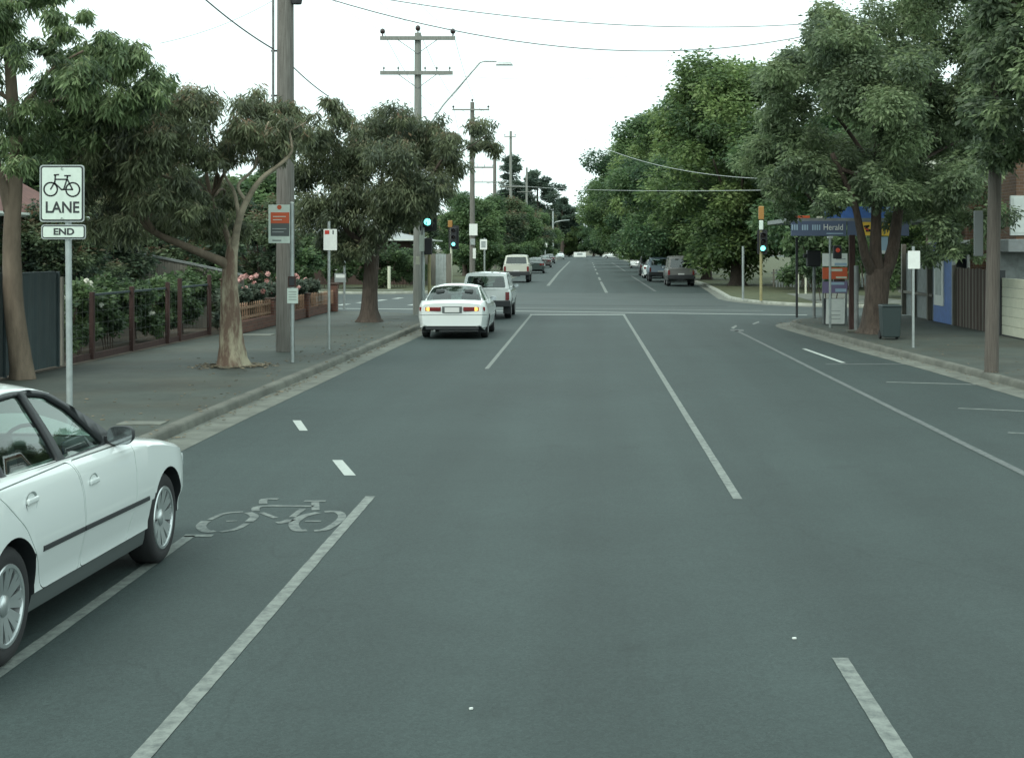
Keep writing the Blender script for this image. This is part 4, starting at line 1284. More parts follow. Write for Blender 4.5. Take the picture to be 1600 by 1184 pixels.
rp_, rpp, _ = power_pole(1549, 581, -150, .125, .10, [], 'brown timber power pole on the right footpath under the big tree', lean=.18, m=M['pole_brown'])
k = MB(); k.box((-.22, .03, P(0, 365, rpp.y).z - KH), (.16, .06, .8)); k.build('dark_board', M['sill'], rp_, bevel=.01)

# --- wires: each sagging wire is a thing
def wire(a, b, sag, label, r=.011, m=None):
    a, b = Vector(a), Vector(b)
    pts = [a.lerp(b, i / 24) - Vector((0, 0, sag * 4 * (i / 24) * (1 - i / 24))) for i in range(25)]
    mb = MB(); mb.tube(pts, r, 5)
    o = mb.build('overhead_wire', m or M['wire'], smooth=True)
    return tag(o, label, 'wire', 'overhead wires')
wire(P(505, -4, 32), P(1290, 50, 40), .8, 'lower dark wire sagging across the top of the sky', .012)
wire(P(560, -8, 34), P(1330, 32, 42), .42, 'upper dark wire crossing the top edge of the sky', .011)
wire(P(318, -3, 29), P(427, 77, bpp.y - .1), .05, 'dark service wire running down to the thick pole from upper left', .016)
wire(P(458, 105, bpp.y), P(512, 150, 34), .03, 'short service wire leaving the right of the thick pole', .013)
wire(P(250, 68, 27), P(425, 2, bpp.y), .1, 'thin wire rising from the left tree to the thick pole', .005)
wire(P(905, 214, 78), P(1215, 280, 52), .5, 'slanting pale wire in front of the right trees', .011, M['wire_light'])
wire(P(755, 285, 140), P(1215, 297, 60), .3, 'level pale wire in front of the right trees', .013, M['wire_light'])
wire(P(660, 115, p2p.y), P(980, 120, 60), .15, 'faint thin wire level with the street lamp', .006, M['wire_light'])
for i, (a, b) in enumerate(zip(ins2[:2] + [ins2[-1]], ins3[:2] + [ins3[-1]])):
    wire(a, b, 1.2, ['wire from the left end of the second pole top arm', 'wire from the right end of the second pole top arm', 'wire from the peak of the second pole'][i], .008)
    wire(a, Vector((bpp.x + (a.x - p2p.x), bpp.y, 10.0)), .5, ['wire from second pole left insulator towards the thick pole', 'wire from second pole right insulator towards the thick pole', 'wire from second pole peak towards the thick pole'][i], .004)
for i, (a, b) in enumerate(zip(ins3[:3], ins4[:3])):
    wire(a, b, 1.0, ['left wire between the two distant power poles', 'right wire between the two distant power poles', 'low wire between the two distant power poles'][i], .012)

# --- traffic signals
def signal(t, c, lit, w=.34, h=1.05, backm=None):
    mb = MB(); mb.prism(rrect(w + .16, h + .22, .06), -.01, .01); mb.v = [(c[0] + x, c[1] - z + .04, c[2] + y) for x, y, z in mb.v]; mb.build('backing_board', M['blackbox'], t)
    hd = boxpart(t, 'signal_head', (c[0], c[1] - .06, c[2]), (w - .06, .2, h), M['blackbox'], .03)
    for k, nm in enumerate(('red', 'amber', 'green')):
        z = c[2] + (1 - k) * h / 3
        q = MB(); q.lathe([(.105, 0), (.08, -.012), (.001, -.02)], 18, 'y', (c[0], c[1] - .165, z))
        q.build('lens', {'green': M['greenlit'], 'red': M['redlit']}.get(nm) if nm == lit else M['lampoff'], hd, smooth=True)
        v = MB(); n = 12; vs = []
        for i in range(n + 1):
            a = math.radians(-20 + 220 * i / n)
            for yy in (-.16, -.36): vs.append((c[0] + .115 * math.cos(a), c[1] + yy, z + .115 * math.sin(a)))
        v.add(vs, [(2 * i, 2 * i + 1, 2 * i + 3, 2 * i + 2) for i in range(n)])
        vo = v.build('visor', M['blackbox'], hd, smooth=True)
pz = G(661, 499, KH)
t = empty('traffic_signal', (pz.x, pz.y, KH)); tag(t, 'traffic signal showing green on the near left corner behind the white sedan', 'traffic light')
zf = lambda v, Z=pz.y: P(0, v, Z).z - KH
pole_part(t, 'pole', [(0, 0, 0), (0, 0, zf(322))], .055, M['galv'])
signal(t, ((P(669, 0, pz.y) - pz).x, 0, zf(347) + .333), 'green', .36, 1.0)
plate(t, 'push_button_plate', (-.02, -.07, zf(380)), .16, .5, .01, M['signwhite'], .02)
plate(t, 'small_plate', (-.16, -.02, zf(407)), .12, .26, .01, M['cream'], .02)
boxpart(t, 'lower_head', (.17, -.03, zf(385)), (.22, .2, .5), M['blackbox'], .02)
pole_part(t, 'yellow_post', [(.16, .3, 0), (.16, .3, zf(385))], .05, M['sigyellow'])
pz = G(705, 445, KH)
t = empty('traffic_signal', (pz.x, pz.y, KH)); tag(t, 'traffic signal showing green on the far left corner', 'traffic light')
zf = lambda v, Z=pz.y: P(0, v, Z).z - KH
pole_part(t, 'pole', [(0, 0, 0), (0, 0, zf(352))], .07, M['cream'])
signal(t, ((P(709, 0, pz.y) - pz).x, -.05, zf(371)), 'green', .45, 1.2)
boxpart(t, 'amber_cap', ((P(703.5, 0, pz.y) - pz).x, 0, zf(350)), (.26, .2, .42), M['amberback'], .03)
pz = G(1189, 470, KH)
t = empty('traffic_signal', (pz.x, pz.y, KH)); tag(t, 'yellow-poled traffic signal showing green on the far right corner', 'traffic light')
zf = lambda v, Z=pz.y: P(0, v, Z).z - KH
pole_part(t, 'pole', [(0, 0, 0), (0, 0, zf(322))], .06, M['sigyellow'])
signal(t, ((P(1191, 0, pz.y) - pz).x, -.05, zf(378)), 'green', .26, .8)
boxpart(t, 'amber_cap', (.0, -.06, zf(333)), (.22, .2, .55), M['amberback'], .03); boxpart(t, 'white_cap', (.0, -.08, zf(352)), (.16, .16, .4), M['signwhite'], .03)
pz = G(1272, 497, KH)
t = empty('traffic_signal', (pz.x, pz.y, KH)); tag(t, 'dark signal seen from its side on a thin pole by the poster boards', 'traffic light')
zf = lambda v, Z=pz.y: P(0, v, Z).z - KH
pole_part(t, 'pole', [(0, 0, 0), (0, 0, zf(395))], .05, M['galv_dull']); boxpart(t, 'signal_head', (-.02, 0, zf(404)), (.42, .3, .5), M['blackbox'], .03)
boxpart(t, 'visor', (-.26, 0, zf(400)), (.14, .2, .12), M['blackbox'], .02)
pz = G(1297, 512, KH)
t = empty('pedestrian_signal', (pz.x, pz.y, KH)); tag(t, 'red pedestrian signal on a thin pole in front of the poster boards', 'traffic light')
zf = lambda v, Z=pz.y: P(0, v, Z).z - KH
pole_part(t, 'pole', [(0, 0, 0), (0, 0, zf(372))], .035, M['galv']); boxpart(t, 'pole_cap', (0, 0, zf(371)), (.14, .14, .06), M['white'], .01)
hd = boxpart(t, 'signal_head', ((P(1308, 0, pz.y) - pz).x, -.02, zf(394)), (.22, .2, .36), M['blackbox'], .02)
q = MB(); q.lathe([(.062, 0), (.05, -.01), (.001, -.015)], 14, 'y', ((P(1308, 0, pz.y) - pz).x, -.125, zf(391))); q.build('lens', M['redlit'], hd, smooth=True)
boxpart(t, 'bracket', ((P(1303, 0, pz.y) - pz).x, 0, zf(394)), (.12, .05, .05), M['galv_dull'], 0)

# --- left fences
FX0, FX1 = -9.85, -9.05          # fence line runs from z=26 to z=53
def fx(Z): return -9.75 + (Z - 26) * .027
t = empty('steel_panel_fence', (fx(27), 27, KH)); tag(t, 'dark green steel panel fence at the left edge behind the leaning tree', 'fence')
for k in range(5):
    z0 = 27.5 - (k + 1) * 2.35
    mb = MB(); n = 24; vs = []
    for i in range(n + 1):
        y = z0 + 2.35 * i / n; dx = .018 if (i // 2) % 2 else 0
        for zz_ in (.02, 1.72): vs.append((fx(y) + dx - fx(27), y - 27, zz_))
    mb.add(vs, [(2 * i, 2 * i + 1, 2 * i + 3, 2 * i + 2) for i in range(n)])
    o = mb.build('panel', M['panelgreen'], t); so = o.modifiers.new('s', 'SOLIDIFY'); so.thickness = .004
    boxpart(t, 'post', (fx(z0 + 2.35) - fx(27) + .02, z0 + 2.35 - 27, .87), (.06, .06, 1.75), M['panelgreen'], .005)
    boxpart(t, 'top_rail', (fx(z0) - fx(27) + .02, z0 + 1.17 - 27, 1.73), (.05, 2.35, .04), M['panelgreen'], .005)
pst = empty('timber_edge_post', (fx(27.7), 27.75, KH)); boxpart(pst, 'post', (0, 0, .82), (.06, .1, 1.64), M['paling'], .005); tag(pst, 'pale timber edge post ending the dark green panel fence', 'post')
t = empty('wire_garden_fence', (fx(33), 33, KH)); tag(t, 'open garden fence of dark red-brown posts with wire mesh', 'fence')
posts = [(144, 551, 446), (206, 545, 444), (262, 536, 440), (281, 530, 432), (327, 525, 431)]
py = []
for (u, vb, vt) in posts:
    Z = 0
    lo, hi = 26, 54
    for _ in range(40):                       # depth at which the fence line is seen at u
        Z = (lo + hi) / 2
        if U0 + fx(Z) * F_PX / Z < u: lo = Z
        else: hi = Z
    py.append(Z)
    hh = (vb - vt) * Z / F_PX
    boxpart(t, 'post', (fx(Z) - fx(33), Z - 33, hh / 2), (.09, .10, hh), M['redwood'], .01)
for a, b in zip([28.2] + py[:-1], py):
    boxpart(t, 'plinth_board', (fx((a + b) / 2) - fx(33) - .02, (a + b) / 2 - 33, .06), (.05, b - a - .02, .13), M['redwood'], .006)
    mb = MB()
    for z in np.arange(.22, 1.2, .24): mb.tube([(fx(a) - fx(33), a - 33, z), (fx(b) - fx(33), b - 33, z)], .0012, 4)
    for y in np.arange(a, b, .3): mb.tube([(fx(y) - fx(33), y - 33, .2), (fx(y) - fx(33), y - 33, 1.2)], .001, 4)
    tag(mb.build('wire_mesh', M['galv_dull'], t), kind='stuff')
    if b - a > 2.2 or b == py[-1]: boxpart(t, 'top_rail', (fx((a + b) / 2) - fx(33), (a + b) / 2 - 33, 1.26), (.03, b - a, .05), M['panelgreen'], .01)
# brick fence with pickets
t = empty('brick_picket_fence', (-9.0, 45, KH)); tag(t, 'low orange brick fence topped with tan pickets and brick end pier', 'fence')
def bx_(Z): return -9.05 + (Z - 38) * .026
y0, y1 = py[-1] + .3, 53.2 - 1.6
boxpart(t, 'brick_base', (bx_(45) + 9.0, (y0 + y1) / 2 - 45, .15), (.22, y1 - y0, .3), M['brick'], .01)
npier = 3
for k in range(npier + 1):
    y = y0 + (y1 - y0) * k / npier
    hgt = 1.35 if k == 0 else (.72 if k < npier else .92)
    pr = boxpart(t, 'brick_pier', (bx_(y) + 9.0, y - 45, hgt / 2), (.28, .3, hgt), M['brick'], .01)
    boxpart(t, 'pier_cap', (bx_(y) + 9.0, y - 45, hgt + .03), (.33, .35, .05), M['darkbrown'], .01)
picket_me = None
n = 58
for k in range(n):
    y = y0 + .25 + (y1 - y0 - .5) * k / (n - 1)
    if picket_me is None:
        mb = MB(); mb.add([(-.012, -.035, 0), (.012, -.035, 0), (.012, .035, 0), (-.012, .035, 0), (-.012, -.035, .48), (.012, -.035, .48), (.012, .035, .48), (-.012, .035, .48), (-.012, 0, .53), (.012, 0, .53)],
               [(0, 1, 5, 4), (1, 2, 6, 9, 5), (2, 3, 7, 6), (3, 0, 4, 8, 7), (4, 5, 9, 8), (6, 7, 8, 9), (3, 2, 1, 0)])
        picket_me = mb.mesh('picket'); picket_me.materials.append(M['picket'])
    o = bpy.data.objects.new('picket', picket_me); COL.objects.link(o); o.parent = t; o.location = (bx_(y) + 9.02, y - 45, .29); o.scale.z = .86
for zq in (.37, .62): boxpart(t, 'rail', (bx_((y0 + y1) / 2) + 8.97, (y0 + y1) / 2 - 45, zq), (.03, y1 - y0, .06), M['picket'], 0)
# swooping paling fence between gardens
t = empty('paling_fence', (-13, 41, KH)); tag(t, 'grey timber paling fence with a swooping top in the left garden', 'fence')
npal = 74
for k in range(npal):
    q = k / (npal - 1)
    x = -17.0 + q * 7.6
    hgt = 2.15 - (.75 * max(0, (q - .45) / .55) ** 1.3)
    mb = MB(); mb.box((x + 13, R.uniform(-.006, .006), hgt / 2), (.098, .016, hgt)); mb.build('paling', M['paling'], t)
mb = MB(); vs = []
for k in range(25):
    q = k / 24; x = -17 + q * 7.6; hgt = 2.15 - (.75 * max(0, (q - .45) / .55) ** 1.3)
    vs += [(x + 13, -.05, hgt + .01), (x + 13, .05, hgt + .01), (x + 13, -.05, hgt + .07), (x + 13, .05, hgt + .07)]
mb.add(vs, [f for i in range(24) for b in [i * 4] for f in ((b, b + 4, b + 6, b + 2), (b + 2, b + 6, b + 7, b + 3), (b + 1, b + 3, b + 7, b + 5), (b, b + 1, b + 5, b + 4))])
mb.build('capping', M['galv_dull'], t)

# --- houses
def house(name, x0, x1, y0, y1, wall_h, ridge, wall_m, roof_m, label, eave=.5, windows=(), over=None, boards=False):
    t = empty(name, ((x0 + x1) / 2, (y0 + y1) / 2, KH)); tag(t, label, 'house')
    w, d = x1 - x0, y1 - y0
    mb = MB(); mb.box((0, 0, wall_h / 2), (w, d, wall_h)); wo_ = mb.build('wall', wall_m, t)
    ex, ey = w / 2 + eave, d / 2 + eave
    mb = MB()
    if w < d: r = [(0, -d / 2 + w / 2, ridge), (0, d / 2 - w / 2, ridge)]
    else: r = [(-w / 2 + d / 2, 0, ridge), (w / 2 - d / 2, 0, ridge)]
    e = [(-ex, -ey, wall_h - .1), (ex, -ey, wall_h - .1), (ex, ey, wall_h - .1), (-ex, ey, wall_h - .1)]
    if w < d: fs = [(0, 1, 4), (1, 2, 5, 4), (2, 3, 5), (3, 0, 4, 5), (3, 2, 1, 0)]
    else: fs = [(0, 1, 5, 4), (1, 2, 5), (2, 3, 4, 5), (3, 0, 4), (3, 2, 1, 0)]
    mb.add(e + r, fs); ro = mb.build('roof', roof_m, t)
    for (a, b) in ((0, 1), (1, 2), (2, 3), (3, 0)):
        g = MB(); pa, pb = Vector(e[a]), Vector(e[b]); g.tube([pa, pb], .06, 6); g.build('roof_gutter', M['weatherboard'], ro)
    for (side, a, z, ww, hh) in windows:
        if side == 'front': c, s = (a, -d / 2 - .02, z), (ww, .06, hh)
        elif side == 'right': c, s = (w / 2 + .02, a, z), (.06, ww, hh)
        else: c, s = (-w / 2 - .02, a, z), (.06, ww, hh)
        f = boxpart(t, 'window', c, s, M['white'], .005)
        s2 = tuple(q - .16 if q > .1 else q + .012 for q in s)
        boxpart(t, 'pane', c, s2, M['glassdark'] if False else M['char'], 0, parent=f)
    return t
hs = house('garden_house', -22, -12.8, 27.5, 36.5, 3.0, 6.4, M['weatherboard'], M['rooftile'], 'pale weatherboard house with red tiled roof behind the leftmost tree', windows=[('right', -2.0, 1.6, 1.3, 1.4), ('right', 2.0, 1.6, 1.3, 1.4), ('front', 1.5, 1.6, 1.6, 1.4)])
for k in range(16):
    b = MB(); b.box((4.6 + .012, 0, .15 + k * .18), (.03, 9.0, .165), rot=Matrix.Rotation(math.radians(4), 3, 'Y')); b.build('board', M['weatherboard'], hs)
house('garden_house', -24, -14.5, 44, 52, 3.0, 5.2, M['brick_tan'], M['grey_roof'], 'grey roofed house hidden deep in the left gardens', windows=[('right', 0, 1.6, 1.4, 1.3)])
house('corner_house', -24, -10.6, 90, 100, 2.75, 3.9, M['darkbrown'], M['grey_roof'], 'brown house with flat grey eaves on the far left corner', eave=.9, windows=[('front', 2.5, 1.5, 1.6, 1.3)])
t = empty('board_fence', (-9.0, 88.5, KH)); tag(t, 'pale grey board fence behind the near left signal', 'fence')
for k in range(14):
    mb = MB(); mb.box((k * .155 - 1.05, R.uniform(-.01, .01), .92 + R.uniform(-.02, .02)), (.145, .03, 1.85)); mb.build('board', [M['cream'], M['paling'], M['galv'], M['paling']][(k // 4) % 4], t)

# --- right side: corner shop with verandah, fences, garage
t = empty('corner_shop', (14, 45.5, KH)); tag(t, 'corner shop with signed verandah behind the forked tree', 'shop')
boxpart(t, 'wall', (1.2, 0, 2.3), (8.6, 5.2, 4.6), M['brick_tan'], 0)
boxpart(t, 'parapet', (1.2, 0, 4.75), (8.9, 5.5, .3), M['cream'], .02)
Zv = 43.2
vx = lambda u: P(u, 0, Zv).x - 14
vz = lambda v: P(0, v, Zv).z - KH
boxpart(t, 'verandah_roof', ((vx(1232) + -3.0) / 2 - .0, 0.2, vz(344)), (-3.0 - vx(1232), 5.0, .12), M['galv_dull'], 0)
fa = boxpart(t, 'verandah_fascia', ((vx(1236) + vx(1322)) / 2, Zv - 45.5, vz(357)), (vx(1322) - vx(1236), .08, vz(345) - vz(368.5)), M['navy'], .005)
for (u0, u1, ww) in ((1236, 1247, 3), (1252, 1263, 3), (1268, 1282, 4)):
    for j in range(ww):
        uu = u0 + (u1 - u0) * (j + .5) / ww
        plate(t, 'poster_strip', (vx(uu), Zv - 45.5 - .046, vz(355.5)), (u1 - u0) / ww * Zv / F_PX * .62, 8.5 * Zv / F_PX, .01, M['paleblue'], .006)
text_obj('Herald', .245, M['white'], t, (vx(1301.5), Zv - 45.5 - .05, vz(355.5)), sx=.86)
plate(t, 'white_strip', (vx(1304), Zv - 45.5 - .046, vz(365)), 26 * Zv / F_PX, .03, .005, M['paleblue'], .006)
boxpart(t, 'verandah_fascia', ((vx(1324) + vx(1420)) / 2, Zv - 45.5, vz(357)), (vx(1420) - vx(1324), .075, vz(346) - vz(369)), M['navy'], .005)
plate(t, 'yellow_sign', (vx(1354.5), Zv - 45.5 - .05, vz(357.5)), 20 * Zv / F_PX, 21 * Zv / F_PX, .01, M['yellow'], .01)
stroke_part(t, 'sign_emblem', [[(vx(1350), vz(354)), (vx(1357), vz(353)), (vx(1352), vz(357)), (vx(1361), vz(361)), (vx(1353), vz(361))]], .05, Zv - 45.5 - .058, M['black'])
stroke_part(t, 'sign_emblem', [[(vx(1351), vz(357)), (vx(1356), vz(359.5))]], .045, Zv - 45.5 - .0595, M['red'])
plate(t, 'yellow_sign', (vx(1384), Zv - 45.5 - .05, vz(358)), 14 * Zv / F_PX, 21 * Zv / F_PX, .01, M['yellow'], .01)
stroke_part(t, 'sign_emblem', [[(vx(1382), vz(352)), (vx(1382), vz(363))], [(vx(1386), vz(352)), (vx(1386), vz(363))]], .035, Zv - 45.5 - .058, M['darkbrown'])
plate(t, 'white_poster', (vx(1381), Zv - 45.5 - .03, vz(383)), 12 * Zv / F_PX, 26 * Zv / F_PX, .01, M['paleblue'], .01)
plate(t, 'white_poster', (vx(1378), Zv - 45.5 - .04, vz(394)), 10 * Zv / F_PX, 5 * Zv / F_PX, .01, M['white'], .01)
boxpart(t, 'blue_roof_sign', ((vx(1290) + vx(1400)) / 2, Zv - 45.5 + .1, vz(334)), (vx(1400) - vx(1290), .1, vz(322) - vz(344)), M['blue'], .005)
for uu in (1294, 1313, 1360, 1387):
    plate(t, 'sign_mark', (vx(uu), Zv - 45.5 + .04, vz(328)), 7 * Zv / F_PX, 9 * Zv / F_PX, .04, M['paleblue'], .006)
boxpart(t, 'orange_roof_sign', (vx(1255), Zv - 45.5 + .1, vz(341)), (22 * Zv / F_PX, .06, 8 * Zv / F_PX), M['orange'], .005)
plate(t, 'sign_mark', (vx(1281), Zv - 45.5 + .05, vz(341)), 9 * Zv / F_PX, 6 * Zv / F_PX, .01, M['cream'], .006)
for (u, vb) in ((1331, 517), (1245, 505)):
    q = G(u, vb, KH) if u > 1300 else Vector((P(1245, 0, 47.0).x, 47.0, KH))
    boxpart(t, 'verandah_post', (q.x - 14, q.y - 45.5, vz(369) / 2), (.15, .15, vz(369)) if u > 1300 else (.07, .07, vz(369)), M['redwood'] if u > 1300 else M['char'], .01)
for k, (a, w_) in enumerate(((-1.9, 1.5), (0.0, 1.5), (1.6, 1.2))):
    boxpart(t, 'shop_window', (-3.12, a * 1.0 - .2, 1.55), (.08, w_, 1.7), M['white'], .01)
    boxpart(t, 'shop_window_pane', (-3.165, a * 1.0 - .2, 1.55), (.02, w_ - .15, 1.55), M['char'], 0)
# poster boards under the verandah
Zp = 42.7
t = empty('poster_stand', (P(1304, 0, Zp).x, Zp, KH)); tag(t, 'stack of white, orange and purple poster boards under the verandah', 'poster board')
pxv = lambda u: P(u, 0, Zp).x - P(1304, 0, Zp).x
pzv = lambda v: P(0, v, Zp).z - KH
for nm, v0, v1, m, marks in (('white_poster', 396, 416, M['white'], [(1304, 1323, 411, 415, M['paleblue']), (1306, 1321, 404, 405.5, M['galv'])]),
                      ('orange_poster', 418, 436, M['orange'], [(1297, 1316, 420, 424, M['cream']), (1306, 1323, 432, 435, M['cream'])]),
                      ('purple_poster', 440, 458, M['purple'], [(1296, 1319, 441, 445, M['paleblue']), (1305, 1322, 451, 456, M['paleblue'])])):
    plate(t, nm, (pxv(1304.5), 0, (pzv(v0) + pzv(v1)) / 2), pxv(1324) - pxv(1285), pzv(v0) - pzv(v1), .015, m, .02)
    for (a, b, c, d, mm) in marks:
        plate(t, 'poster_print', ((pxv(a) + pxv(b)) / 2, -.014, (pzv(c) + pzv(d)) / 2), pxv(b) - pxv(a), pzv(c) - pzv(d), .004, mm, .004)
for s in (1286.5, 1322.5): boxpart(t, 'leg', (pxv(s), .04, pzv(396) / 2), (.05, .04, pzv(396)), M['galv_dull'], .004)
pa = G(1305, 508, KH)
t = empty('sandwich_board', pa); tag(t, 'white sandwich board standing on the kerb corner below the posters', 'sign board')
for s in (-1, 1):
    q = Matrix.Rotation(math.radians(9 * s), 3, 'X')
    mb = MB(); mb.box((0, s * .12 + .1, .38), (.56, .02, .74), rot=q.inverted() if False else q.transposed()); mb.build('board_frame', M['char'], t)
    mb = MB(); mb.box((0, s * (.12 + .014) + .1, .39), (.535, .008, .72), rot=q.transposed()); f = mb.build('board_face', M['white'], t)
for k in range(5):
    mb = MB(); mb.box((R.uniform(-.03, .03), -.043 + (.62 - k * .11 - .39) * .158 , .62 - k * .11), (.30, .004, .018)); mb.build('print_line', M['galv'], t)
pb = G(1338, 519, KH)
t = empty('grey_post', pb); pole_part(t, 'pole', [(0, 0, 0), (0, 0, P(0, 415, pb.y).z - KH)], .06, M['galv_dull']); boxpart(t, 'footing', (-.05, 0, .03), (.4, .3, .07), M['concrete'], .02)
tag(t, 'grey steel post with pale footing left of the forked tree', 'post')
# wheelie bin
pb = G(1394, 531, KH)
t = empty('wheelie_bin', (pb.x, pb.y + .25, KH)); tag(t, 'dark green wheelie bin beside the forked tree', 'bin')
mb = MB(); mb.box((0, 0, .42), (.40, .42, .72), taper=1.16); mb.build('bin_body', M['bingreen'], t, bevel=.02)
mb = MB(); mb.box((0, -.01, .805), (.50, .52, .05), taper=.94); mb.build('lid', M['bingreen'], t, bevel=.02)
mb = MB(); mb.tube([(-.2, .27, .78), (.2, .27, .78)], .018, 8); mb.build('handle', M['bingreen'], t)
for s in (-1, 1):
    mb = MB(); mb.lathe([(.001, -.025), (.1, -.025), (.1, .025), (.001, .025)], 18, 'x', (s * .2, .2, .1)); mb.build('wheel', M['rubber'], t, smooth=True, sharp=40)
# right property line at x = 10.4
XR = 10.4
def zr_(u): return XR * F_PX / (u - U0)
t = empty('shop_side_wall', (XR, zr_(1435), KH)); tag(t, 'grey side wall with pale posts between the tree and the blue hoarding', 'wall')
a, b = zr_(1458), zr_(1405)
boxpart(t, 'wall', (.12, 0 + (a + b) / 2 - zr_(1435), 1.0), (.12, b - a, 2.0), M['galv_dull'], 0)
for u in (1412, 1428, 1452): boxpart(t, 'post', (0, zr_(u) - zr_(1435), 1.15), (.14, .14, 2.3), M['paling'], .01)
boxpart(t, 'rail', (.02, (a + b) / 2 - zr_(1435), .75), (.1, b - a, .08), M['paling'], 0)
t = empty('blue_hoarding', (XR, zr_(1475), KH)); tag(t, 'tall blue hoarding with a white notice board on the right', 'hoarding')
a, b = zr_(1491), zr_(1461)
hb = P(0, 378, (a + b) / 2).z - KH
boxpart(t, 'panel', (0, 0, hb / 2), (.08, b - a, hb), M['blue'], .01)
boxpart(t, 'end_trim', (-.02, a - zr_(1475), hb / 2), (.1, .06, hb + .05), M['galv'], 0)
boxpart(t, 'notice_board', (-.06, (b - a) * .16, hb * .52), (.04, (b - a) * .5, hb * .62), M['white'], .005)
boxpart(t, 'notice_sheet', (-.083, (b - a) * .16, hb * .55), (.006, (b - a) * .3, hb * .42), M['galv'], 0)
boxpart(t, 'cap', (0, a - zr_(1475) + .1, hb + .06), (.25, .3, .14), M['white'], .02)
t = empty('timber_fence', (XR, zr_(1515), KH)); tag(t, 'weathered brown paling fence right of the blue hoarding', 'fence')
a, b = zr_(1542), zr_(1492)
n = int((b - a) / .11)
for k in range(n):
    mb = MB(); hq = 1.62 + R.uniform(-.03, .03); mb.box((R.uniform(-.008, .008), a + (k + .5) * (b - a) / n - zr_(1515), hq / 2), (.018, (b - a) / n - .008, hq)); mb.build('paling', M['darkbrown'] if k % 3 else M['paling'], t)
boxpart(t, 'post', (-.05, b - zr_(1515) - .1, .85), (.1, .12, 1.7), M['paling'], .01)
t = empty('cream_garage_door', (XR, zr_(1590), KH)); tag(t, 'cream panelled gate with dark frame at the right edge', 'gate')
a, b = zr_(1680), zr_(1566)
for k in range(6): boxpart(t, 'panel', (0, (a + b) / 2 - zr_(1590), .14 + k * .235), (.05, b - a - .1, .225), M['cream'], .006)
boxpart(t, 'frame', (0, b - zr_(1590), .8), (.14, .1, 1.65), M['char'], .01); boxpart(t, 'frame', (0, a - zr_(1590), .8), (.14, .1, 1.65), M['char'], .01); boxpart(t, 'base_frame', (0, (a + b) / 2 - zr_(1590), .012), (.1, b - a, .03), M['char'], 0)
t = empty('shop_rear_wing', (16.0, 41.2, KH)); tag(t, 'tan brick shop wing with white upper window and grey awning at the right edge', 'building')
Yw = 41.2 - 1.1
boxpart(t, 'wall', (0, 0, 2.6), (9.0, 2.2, 5.2), M['brick_tan'], 0)
wx_ = lambda u: P(u, 0, Yw).x - 16.0
wz_ = lambda v: P(0, v, Yw).z - KH
f = boxpart(t, 'window', ((wx_(1578) + wx_(1650)) / 2, -1.12, (wz_(306) + wz_(368)) / 2), (wx_(1650) - wx_(1578), .1, wz_(306) - wz_(368)), M['white'], .01)
boxpart(t, 'blind', ((wx_(1582) + wx_(1646)) / 2, -1.18, (wz_(310) + wz_(364)) / 2), (wx_(1646) - wx_(1582), .02, wz_(310) - wz_(364)), M['white'], 0, parent=f)
boxpart(t, 'awning', ((wx_(1562) + wx_(1660)) / 2, -1.5, wz_(384)), (wx_(1660) - wx_(1562), .8, wz_(374) - wz_(394)), M['grey_roof'], .02)
boxpart(t, 'rendered_base', ((wx_(1562) + wx_(1660)) / 2, -1.13, wz_(394) / 2), (wx_(1660) - wx_(1562), .06, wz_(394)), M['galv_dull'], 0)
boxpart(t, 'coping', (0, 0, 5.25), (9.2, 2.4, .1), M['cream'], .01)
# picket fence on the far right
t = empty('white_picket_fence', (13.5, 84, KH)); tag(t, 'pale picket fence beyond the far right corner', 'fence')
for k in range(40):
    mb = MB(); mb.box((-3.0 + k * .16, 0, .5), (.09, .02, 1.0)); mb.build('picket', M['paling'] if k % 5 == 0 else M['galv'], t)
boxpart(t, 'rail', (.1, .03, .3), (6.5, .03, .07), M['galv'], 0); boxpart(t, 'rail', (.1, .03, .8), (6.5, .03, .07), M['galv'], 0)
